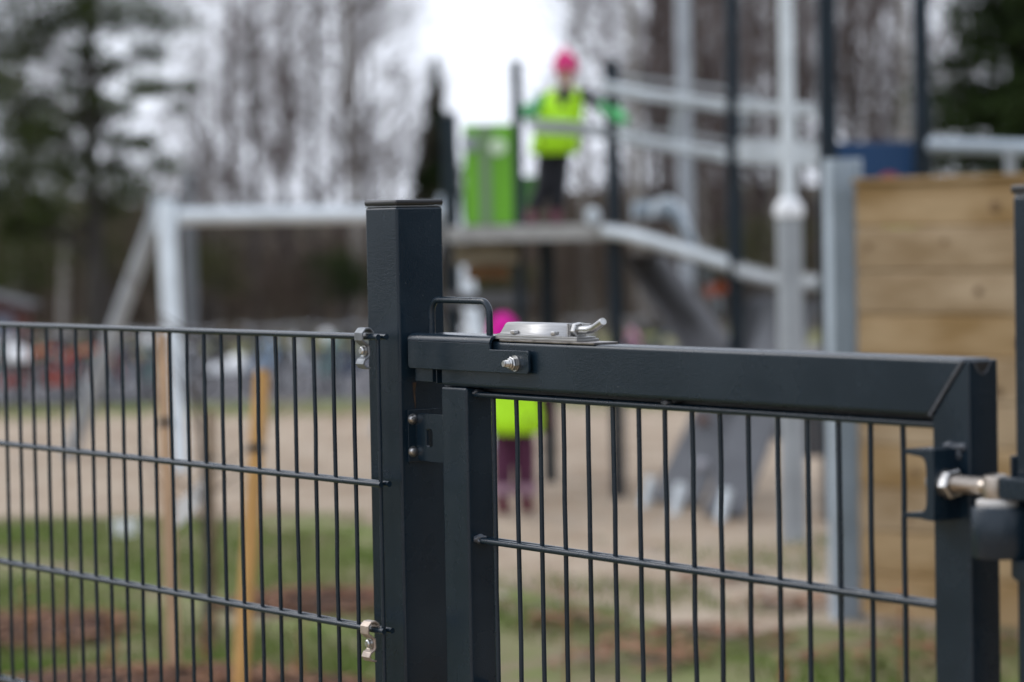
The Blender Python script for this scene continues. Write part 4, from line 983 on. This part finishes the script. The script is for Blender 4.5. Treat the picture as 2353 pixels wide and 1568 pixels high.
# ================================================================== FENCE, POSTS AND GATE (local X along the run, local -Y towards the camera side, Z up)
AF, AG = R(-53.06), R(-55.38)
def wire_mesh(parent, x0, cols, pitch, rows, xa, xb, zlow, rn=.0031, rh=.0040, m=None, ext=None):
    mb = MB()
    for c in range(cols[0], cols[1] + 1):
        x = x0 + c * pitch; dx = random.uniform(-.0006, .0006)
        pz = [(x + dx, 0, rows[0] + .001)]
        for za, zb in zip(rows[:-1], rows[1:]): pz += [(x + random.uniform(-.0009, .0009), random.uniform(-.0004, .0004), (za * 2 + zb) / 3), (x + random.uniform(-.0009, .0009), random.uniform(-.0004, .0004), (za + zb * 2) / 3), (x + random.uniform(-.0003, .0003), 0, zb)]
        if pz[-1][2] > zlow + .01: pz.append((x - dx, 0, zlow))
        mb.tube(pz, rn, 10)
        for z in rows:
            for s_ in (-1, 1): mb.lathe([(.0004, -.0040), (rn * .75, -.0028), (rn * .85, 0), (rn * .75, .0028), (.0004, .0040)], (x, s_ * rn * .95, z), 'Z', 8)
    if ext is not None: mb.tube([(ext, 0, rows[0]), (ext, 0, zlow)], rn, 10)
    for z in rows:
        for s_ in (-1, 1):
            mb.tube([(xa, s_ * (rn + rh - .0004), z), (xb, s_ * (rn + rh - .0004), z)], rh, 12)
    return mb.build('wire_mesh', M['coat'], parent, smooth=True)

# fence panel left
F0 = Vector((-.84947, 4.67185, 0))
fence = empty('fence_panel', F0, AF); tag(fence, 'dark grey double-wire mesh fence panel left of the gate post', 'fence')
wire_mesh(fence, 0, (-40, 21), .05, [1.3645 - .2 * k for k in range(7)], -2.05, 1.122, .15, ext=1.111)
def clamp(z, m, name='wire_clamp'):
    f = lambda a, b_, t: (1.093 + t, -a, b_)
    c = MB(); sc_ = .70; path = [(-.004, z - .004), (-.004, z + .010), (.004, z + .0165), (.014, z + .016), (.0215, z + .008), (.0215, z - .006), (.013, z - .013), (.0065, z - .017), (.0055, z - .035), (.0085, z - .040), (.0165, z - .044), (.020, z - .052), (.014, z - .059), (.004, z - .061)]
    path = [(a * sc_ + .004, z + (b_ - z) * sc_) for a, b_ in path]
    c.strip_profile(path, .0095, .0028, f); o = c.build(name, m, fence, smooth=True, bevel=.0006, seg=1)
    zb_ = z - .0185
    b = MB(); b.lathe([(.0075, 0), (.0075, .0016)], (1.093, -.0100, zb_), 'Y', 20); b.lathe([(.0056, 0), (.0056, .0040), (.0040, .0055)], (1.093, -.0116, zb_), 'Y', 16)
    b.build('bolt', M['bolt'], o, smooth=True)
clamp(1.3645, M['clamp']); clamp(.9645, M['clamp_warm_lit']); clamp(.5645, M['clamp'])

# gate post (carries the latch keeper)
S = .0780
pc = Vector((-.15460, 3.8209, 0)) + Matrix.Rotation(AF, 3, 'Z') @ Vector((-S / 2, S / 2, 0))
post = empty('gate_post', pc, AF); tag(post, 'square dark grey steel post with a flat cap between fence and gate', 'post', 'gate posts')
h = S / 2
MB().box((-h, -h, -.1), (h, h, 1.541)).build('tube', M['coat'], post, bevel=.0045, seg=4, smooth=True)
capm = MB(); capm.box((-h - .0008, -h - .0008, 1.5425), (h + .0008, h + .0008, 1.5505)); capm.build('cap', M['cap'], post, bevel=.003, seg=3, smooth=True)
# pale burr line under the cap
MB().box((-h + .0005, -h + .0005, 1.5409), (h - .0005, h - .0005, 1.5421)).build('cap_skirt', M['clamp'], post)
# stop bracket on the face towards the gate: base plate, screws and a rounded tab with an oval hole
br = MB(); br.box((h, -h + .010, 1.190), (h + .004, h - .012, 1.262)); bro = br.build('stop_bracket', M['coat'], post, bevel=.001, smooth=True)
def rrect(x0, z0, x1, z1, r_, n=6, corners=(1, 1, 1, 1)):
    out = []
    for (cx, cz, a0, on) in ((x1 - r_, z1 - r_, 0, corners[0]), (x0 + r_, z1 - r_, 90, corners[1]), (x0 + r_, z0 + r_, 180, corners[2]), (x1 - r_, z0 + r_, 270, corners[3])):
        if on:
            for k in range(n + 1): a = R(a0 + 90 * k / n); out.append((cx + r_ * math.cos(a), cz + r_ * math.sin(a)))
        else:
            out.append((cx + (r_ if a0 in (0, 270) else -r_), cz + (r_ if a0 in (0, 90) else -r_)))
    return out
def plate_with_hole(mb, outer, hole, y0, y1):
    """outer and hole have the same vertex count; both as (x,z) loops"""
    n = len(outer); vs = []
    for (lp, y) in ((outer, y0), (hole, y0), (outer, y1), (hole, y1)): vs += [(a, y, b_) for a, b_ in lp]
    fs = []
    for i in range(n):
        j = (i + 1) % n
        fs += [(i, j, n + j, n + i), (2 * n + j, 2 * n + i, 3 * n + i, 3 * n + j), (i, 2 * n + i, 2 * n + j, j), (n + j, 3 * n + j, 3 * n + i, n + i)]
    mb.add(vs, fs)
for zz in (1.2490, 1.2045):
    s_ = MB(); s_.lathe([(.0075, 0), (.0075, .001)], (h + .004, -h + .0165, zz), 'X', 20); s_.lathe([(.0062, .001), (.0064, .003), (.0052, .0055), (.002, .0068)], (h + .004, -h + .0165, zz), 'X', 18)
    s_.build('screw', M['bolt'], bro, smooth=True)
RELL = Matrix.Rotation(-AF, 3, 'Z') @ (Vector((-.0258958, 3.699983, 0)) - pc)
kb = MB(); kb.box((-.157, -.0225, 1.3015), (-.1135, .012, 1.358)); kb.box((-.1085, -.0205, 1.300), (-.1055, .012, 1.358)); kb.box((-.1134, .004, 1.3010), (-.1086, .012, 1.358))
ko = kb.build('keeper', M['coat'], post, bevel=.0015, smooth=True); ko.location = RELL; ko.rotation_euler = (0, 0, AG - AF)
rs = MB(); vs = []
for (dy, z, w) in ((.024, 1.299, .0032), (.0232, 1.285, .0016), (.0247, 1.268, .0010), (.0242, 1.262, .0003)): vs += [(h + .0004, -h + dy - w, z), (h + .0004, -h + dy + w, z)]
rs.add(vs, [(0, 1, 3, 2), (2, 3, 5, 4), (4, 5, 7, 6)]); rs.build('rust_run', M['rust'], post)

# gate
G0 = Vector((-.0258958, 3.699983, 0))
gate = empty('gate', G0, AG); tag(gate, 'dark grey steel garden gate with wire mesh infill and steel latch', 'gate')
ZT, ZB = 1.3605, 1.2975; T = .0212; GZ_ = 1.287576
XL, XR = -.0955, .9205; WL = .062; WR = .057
def mitre_bar(mb, poly): mb.prism(poly, -T, T)
tr = MB(); mitre_bar(tr, [(XL, ZT), (XR - .006, ZT), (XR - WR - .004, ZB), (XL + WL, ZB), (XL, ZB)])
tr.build('top_rail', M['coat'], gate, bevel=.0052, seg=5, smooth=True)
ls = MB(); ls.box((XL, -T, .12), (XL + WL, T, ZB - .0006)); ls.build('stile', M['coat'], gate, bevel=.0042, seg=4, smooth=True)
# stile at the hinge side: a hollow tube whose open end shows at the top
hs = MB(); hs.prism([(XR - WR, ZB - .001), (XR - .0055, ZT - .0015), (XR, ZT - .0015), (XR, .12), (XR - WR, .12)], -T, T)
hs.build('stile', M['coat'], gate, bevel=.0042, seg=4, smooth=True)
MB().box((XL + WL + .001, -T, .12), (XR - WR - .001, T, .18)).build('bottom_rail', M['coat'], gate, bevel=.003, seg=3, smooth=True)
tb = MB(); ro = rrect(-.166, 1.1920, XL + .004, 1.2575, .011, n=5, corners=(1, 1, 1, 1)); hole = []; cx_, cz_ = -.1335, 1.2245
for (a, b_) in ro:
    an = math.atan2(b_ - cz_, a - cx_); hole.append((cx_ + .0090 * math.cos(an), cz_ + .0085 * math.sin(an) + (.0055 if math.sin(an) > 0 else -.0055)))
plate_with_hole(tb, ro, hole, -.0165, -.0115); tb.build('stop_tab', M['coat'], gate, smooth=True, bevel=.0008, seg=1)
MB().box((XL + WL + .001, .006, GZ_ + .001), (XR - WR - .001, .016, ZB - .0008)).build('gap_shade_strip', M['cap'], gate)  # black filler added to darken the gap between rail and top wire
# mitre weld
rr = random.Random(2); w = MB(); pts = []; rds = []
for i in range(26):
    t = i / 25; pts.append((XR - WR - .003 + (WR - .006) * t + rr.uniform(-.0003, .0003), -T - .0002, ZB + .001 + (ZT - ZB - .003) * t)); rds.append(.0017 + rr.uniform(0, .0004))
w.tube(pts, rds, 8).build('weld_seam', M['weld'], gate, smooth=True)
# dark drain notch in the end face under the top wall
nt_ = MB(); nt_.add([(XR + .0006, -T + .008, ZT - .004), (XR + .0006, -T + .030, ZT - .004), (XR + .0006, -T + .024, ZT - .013), (XR + .0006, -T + .019, ZT - .0155), (XR + .0006, -T + .014, ZT - .013)], [(0, 1, 2, 3, 4)])
nt_.build('end_opening', M['rubber'], gate)
MB().tube([(XR + .0005, -T + .007, ZT - .004), (XR + .0005, -T + .0125, ZT - .0135), (XR + .0005, -T + .019, ZT - .0165), (XR + .0005, -T + .0255, ZT - .0135), (XR + .0005, -T + .031, ZT - .004)], .0011, 6).build('weld_seam', M['weld'], gate, smooth=True)
GZ = 1.287576
wire_mesh(gate, 0, (0, 16), .053, [GZ] + [GZ - .1955 * k for k in range(1, 6)], XL + WL - .002, XR - WR + .001, .18, rn=.0032, rh=.0042)
def lump(x, y, z, s_, par, seed, name='weld_bead'):
    rr = random.Random(seed); bm = bmesh.new(); bmesh.ops.create_icosphere(bm, subdivisions=3, radius=1)
    for v in bm.verts:
        k = 1 + .22 * math.sin(v.co.x * 5 + seed) * math.cos(v.co.z * 6) + rr.uniform(-.07, .07); v.co = Vector((v.co.x * s_[0], v.co.y * s_[1], v.co.z * s_[2])) * k + Vector((x, y, z))
    me = bpy.data.meshes.new(name); bm.to_mesh(me); bm.free(); me.materials.append(M['weld']); me.polygons.foreach_set('use_smooth', [True] * len(me.polygons))
    o = bpy.data.objects.new(name, me); COL.objects.link(o); o.parent = par; return o
lump(XL + WL + .004, -.006, GZ - .1955 + .002, (.008, .009, .0058), gate, 1); lump(XL + WL + .003, -.004, GZ + .002, (.007, .008, .005), gate, 2)
lump(.382, -.006, GZ + .0055, (.008, .006, .0045), gate, 3)

# folded latch cover sliding over the rail, with its lower tongue, loop handle and nut
CY = -T - .0085          # outer face of the front plate
lc = empty('latch_cover', (0, 0, 0)); lc.parent = gate
X0, X1, X2 = -.163, .036, .1245; ZC, ZCB, ZTN = 1.3655, 1.3200, 1.3500
front = MB()
poly = [(X0 + .003, ZCB)] + [(X2 - .006 + .006 * math.cos(R(a)), ZCB + .006 + .006 * math.sin(R(a))) for a in (270, 300, 330, 360)] + [(X2 - .004 + .004 * math.cos(R(a)), ZTN - .004 + .004 * math.sin(R(a))) for a in (0, 45, 90)] + [(X1, ZTN), (X1, ZC - .0078), (X0, ZC - .0078), (X0, ZCB + .004)]
front.prism(poly, CY, CY + .004)
front.build('front_plate', M['coat'], lc, bevel=.0010, seg=2, smooth=True)
top = MB(); f = lambda a, b_, t: ((X0 + X1) / 2 + t, a, b_)
path = [(CY + .002 + .0075 * (1 - math.cos(R(a))), ZC - .0075 + .0075 * math.sin(R(a))) for a in range(0, 91, 10)]; path += [(-y_, z_) for y_, z_ in reversed(path)] + [(-CY - .002, ZCB)]
top.strip_profile(path, (X1 - X0) / 2, .004, f); top.build('top_plate', M['coat'], lc, smooth=True)
hp = []; 
def arc(cx, cz, r_, a0, a1, n=7): return [(cx + r_ * math.cos(R(a0 + (a1 - a0) * k / n)), -.004, cz + r_ * math.sin(R(a0 + (a1 - a0) * k / n))) for k in range(n + 1)]
HX0, HX1, HZ = -.140, .000, 1.413
hp = [(HX0, -.004, ZC)] + arc(HX0 + .017, HZ - .017, .017, 180, 90) + arc(HX1 - .017, HZ - .018, .017, 90, 0) + [(HX1, -.004, ZC)]
MB().tube(hp, .0045, 14).build('loop_handle', M['coat'], lc, smooth=True)
# nut, washer and bolt end on the tongue
NX, NZ = .0955, 1.3335
nb = MB(); nb.lathe([(.0105, 0), (.0105, .0016)], (NX, CY, NZ), 'Y', 28); nb.build('washer', M['bolt'], lc, smooth=True)
nb = MB(); hexa(nb, (NX, CY - .0016, NZ), 'Y', .0092, .0065, rot=.3); nt2 = nb.build('nut', M['bolt'], lc, bevel=.0003, seg=1)
nb = MB(); nb.lathe([(.0072, 0), (.0072, .002), (.0058, .0036)], (NX, CY - .0081, NZ), 'Y', 20)
pr = [(.0044, 0)]
for k in range(5): pr += [(.0046, .0010 + k * .0012), (.0040, .0016 + k * .0012)]
pr += [(.0042, .0078), (.0036, .0086)]
nb.lathe(pr, (NX, CY - .0108, NZ), 'Y', 20); nb.build('bolt_end', M['bolt'], nt2, smooth=True)

# stainless spring bolt standing on the rail
sb = empty('spring_bolt', (0, 0, 0)); sb.parent = gate
ZR = ZT
MB().prism([(.046, ZR), (.255, ZR), (.255, ZR + .0028), (.046, ZR + .0028)], -T + .0005, T - .004).build('base_plate', M['steel_dark'], sb, bevel=.0006, smooth=True)
MB().box((.034, -T + .0010, ZR + .0031), (.2175, T - .006, ZR + .0062)).build('middle_plate', M['steel'], sb, bevel=.0005, smooth=True)
MB().box((.034, -T + .0020, ZR + .0065), (.1820, T - .008, ZR + .0088)).box((.1825, -T + .0022, ZR + .0065), (.2165, T - .010, ZR + .0088)).build('middle_plate', M['steel'], sb, bevel=.0005, smooth=True)
# the housing: a bent hat profile, its left end cut on a slant
ZH0, ZH1 = ZR + .0090, ZR + .0250
prof = [(-T + .0035, ZH0 + .0011), (-T + .0075, ZH0 + .0011), (-T + .0085, ZH0 + .003), (-T + .0088, ZH1 - .003), (-T + .0100, ZH1 - .0008), (-T + .0125, ZH1), (T - .0150, ZH1), (T - .0130, ZH1 - .0008), (T - .0120, ZH1 - .003), (T - .0117, ZH0 + .003), (T - .0107, ZH0 + .0011), (T - .0080, ZH0 + .0011)]
hv = []; hf = []; nP = len(prof)
th = .0013
for (x_of) in ('a', 'b'):
    for (y, z) in prof:
        t = (z - ZH0) / (ZH1 - ZH0)
        hv.append(((.036 + .015 * t) if x_of == 'a' else .1895, y, z))
for i in range(nP - 1): hf.append((i, i + 1, nP + i + 1, nP + i))
hm = MB(); hm.add(hv, hf); ho = hm.build('housing', M['steel'], sb, smooth=True); md = ho.modifiers.new('thickness', 'SOLIDIFY'); md.thickness = .0013
# end bracket: folded lip, face plate behind the nut
MB().box((.1900, -T + .0062, ZH0), (.1925, T - .011, ZH1 + .0008)).build('lip', M['steel'], sb, bevel=.0006, seg=2, smooth=True)
MB().box((.1930, -T + .0075, ZH0), (.1950, T - .009, ZH1 - .0003)).build('end_plate', M['steel'], sb, bevel=.0004, smooth=True)
MB().box((.1930, T - .016, ZH0 + .010), (.2120, T - .0135, ZH1)).build('guide', M['steel'], sb, bevel=.0006, smooth=True)
for bx in (.0740, .1640):
    b3 = MB(); hexa(b3, (bx, -T + .0062, ZH0 + .0012), 'Z', .0062, .0048, rot=.25); b3.build('bolt_head', M['bolt'], sb, bevel=.0003, seg=1)
RZ = ZH0 + .0085; RY = -T + .0165
b3 = MB(); hexa(b3, (.1951, RY, RZ), 'X', .0098, .0085, rot=.2); b3.build('nut', M['bolt'], sb, bevel=.0004, seg=1)
lp = [(.2030, RY, RZ), (.2120, RY, RZ), (.2220, RY, RZ + .0002), (.2290, RY - .0005, RZ + .0013), (.2360, RY - .001, RZ + .0028), (.2440, RY - .002, RZ + .0058), (.2540, RY - .003, RZ + .0098), (.2585, RY - .0035, RZ + .0116)]
MB().tube(lp, [.0050] * 7 + [.0046], 18).build('lever', M['bolt'], sb, smooth=True)

# hinge: welded channel, bolt head, nut, threaded rod and eye
hg = empty('hinge', (0, 0, 0)); hg.parent = gate
CX = .9035; HZ0, HZ1 = 1.1905, 1.2660; YB, YF = -T, -.0575
chn = MB(); t_ = .0085
prof = [(CX, HZ0), (CX, HZ1), (CX - .012, HZ1), (CX - .020, HZ1 - .0012), (CX - .044, HZ1 - .0008), (CX - .0455, HZ1 - .0045), (CX - .043, HZ1 - .0065), (CX - .020, HZ1 - .0085), (CX - .0150, HZ1 - .011), (CX - .0125, HZ1 - .017), (CX - .0115, (HZ0 + HZ1) / 2)]
low = [(a, HZ0 + HZ1 - b_) for a, b_ in reversed(prof[2:-1])]
chn.prism(prof + low, YB, YF); chn.build('channel', M['coat'], hg, bevel=.0010, seg=2, smooth=True)
for i in range(7): lump(CX - .012 + i * .0038 - .004, YB + .001 - .001 * i * 0, HZ1 + .0015 + (0.001 if i == 1 else 0), (.0052, .006, .0038), hg, 20 + i)
lump(CX + .001, YB, HZ1 - .006, (.004, .004, .007), hg, 31)
RY2 = -.040; RZ2 = 1.2300
b4 = MB(); b4.lathe([(.0125, 0), (.0130, .002), (.0120, .005), (.010, .006)], (CX - .0185, RY2, RZ2), 'X', 20); b4.build('bolt_head', M['clamp'], hg, smooth=True)
b4 = MB(); b4.lathe([(.0150, 0), (.0150, .0022)], (CX + .0002, RY2, RZ2), 'X', 28); b4.build('washer', M['bolt'], hg, smooth=True)
b4 = MB(); hexa(b4, (CX + .0025, RY2, RZ2), 'X', .0165, .0125, rot=.15); b4.build('nut', M['bolt'], hg, bevel=.0006, seg=2)
pr = [(.0085, .010)]
for k in range(21): pr += [(.0092, .0145 + k * .0020), (.0080, .0155 + k * .0020)]
pr += [(.0080, .0585), (.0080, .066)]
rd = MB(); rd.lathe(pr, (CX, RY2, RZ2), 'X', 24); rd.build('threaded_rod', M['rod'], hg, smooth=True)
EX = CX + .0735
ey = MB(); ey.lathe([(.0090, -.0155), (.0125, -.0150), (.0132, -.010), (.0132, .0085), (.0122, .0125), (.0085, .0135)], (EX, RY2, RZ2), 'Z', 28); ey.build('eye', M['rod'], hg, smooth=True)

# hinge post at the right edge with arm, ring and socket
p2x, p2y = .985, -.020
c = G0 + Matrix.Rotation(AG, 3, 'Z') @ Vector((p2x + .04, p2y + .04, 0))
hpost = empty('gate_post', c, AG); tag(hpost, 'square dark grey steel hinge post at the right edge of the picture', 'post', 'gate posts')
MB().box((-.04, -.04, -.1), (.04, .04, 1.531)).build('tube', M['coat'], hpost, bevel=.0045, seg=4, smooth=True)
MB().box((-.0415, -.0415, 1.5325), (.0415, .0415, 1.5415)).build('cap', M['cap'], hpost, bevel=.003, seg=3, smooth=True)
MB().box((-.038, -.038, 1.5305), (.038, .038, 1.533)).build('cap_skirt', M['clamp'], hpost)
inv = Matrix.Rotation(-AG, 3, 'Z') @ (G0 - c)
ex, ey_ = EX + inv.x, RY2 + inv.y
so = MB(); so.lathe([(.0285, 0), (.0300, .002), (.0300, .0505), (.0285, .0525)], (ex + .006, ey_, 1.1585), 'Z', 36); soo = so.build('socket', M['coat'], hpost, smooth=True)
rg = MB(); rg.lathe([(.0205, 0), (.0215, .0015), (.0215, .0065), (.0190, .0080), (.0130, .0080)], (ex + .002, ey_, 1.2100), 'Z', 30); rg.build('washer', M['ring'], soo, smooth=True)
MB().box((ex + .014, ey_ - .010, RZ2 - .010), (ex + .06, ey_ + .012, RZ2 + .012)).build('arm', M['coat'], hpost, bevel=.002, smooth=True)
MB().box((ex + .028, ey_ - .004, 1.136), (.0, -.0395, 1.1575)).build('bracket', M['coat'], hpost, bevel=.002, smooth=True)
MB().box((-.046, -.0415, 1.1350), (-.0405, .02, 1.262)).build('bracket', M['coat'], hpost, bevel=.0015, smooth=True)
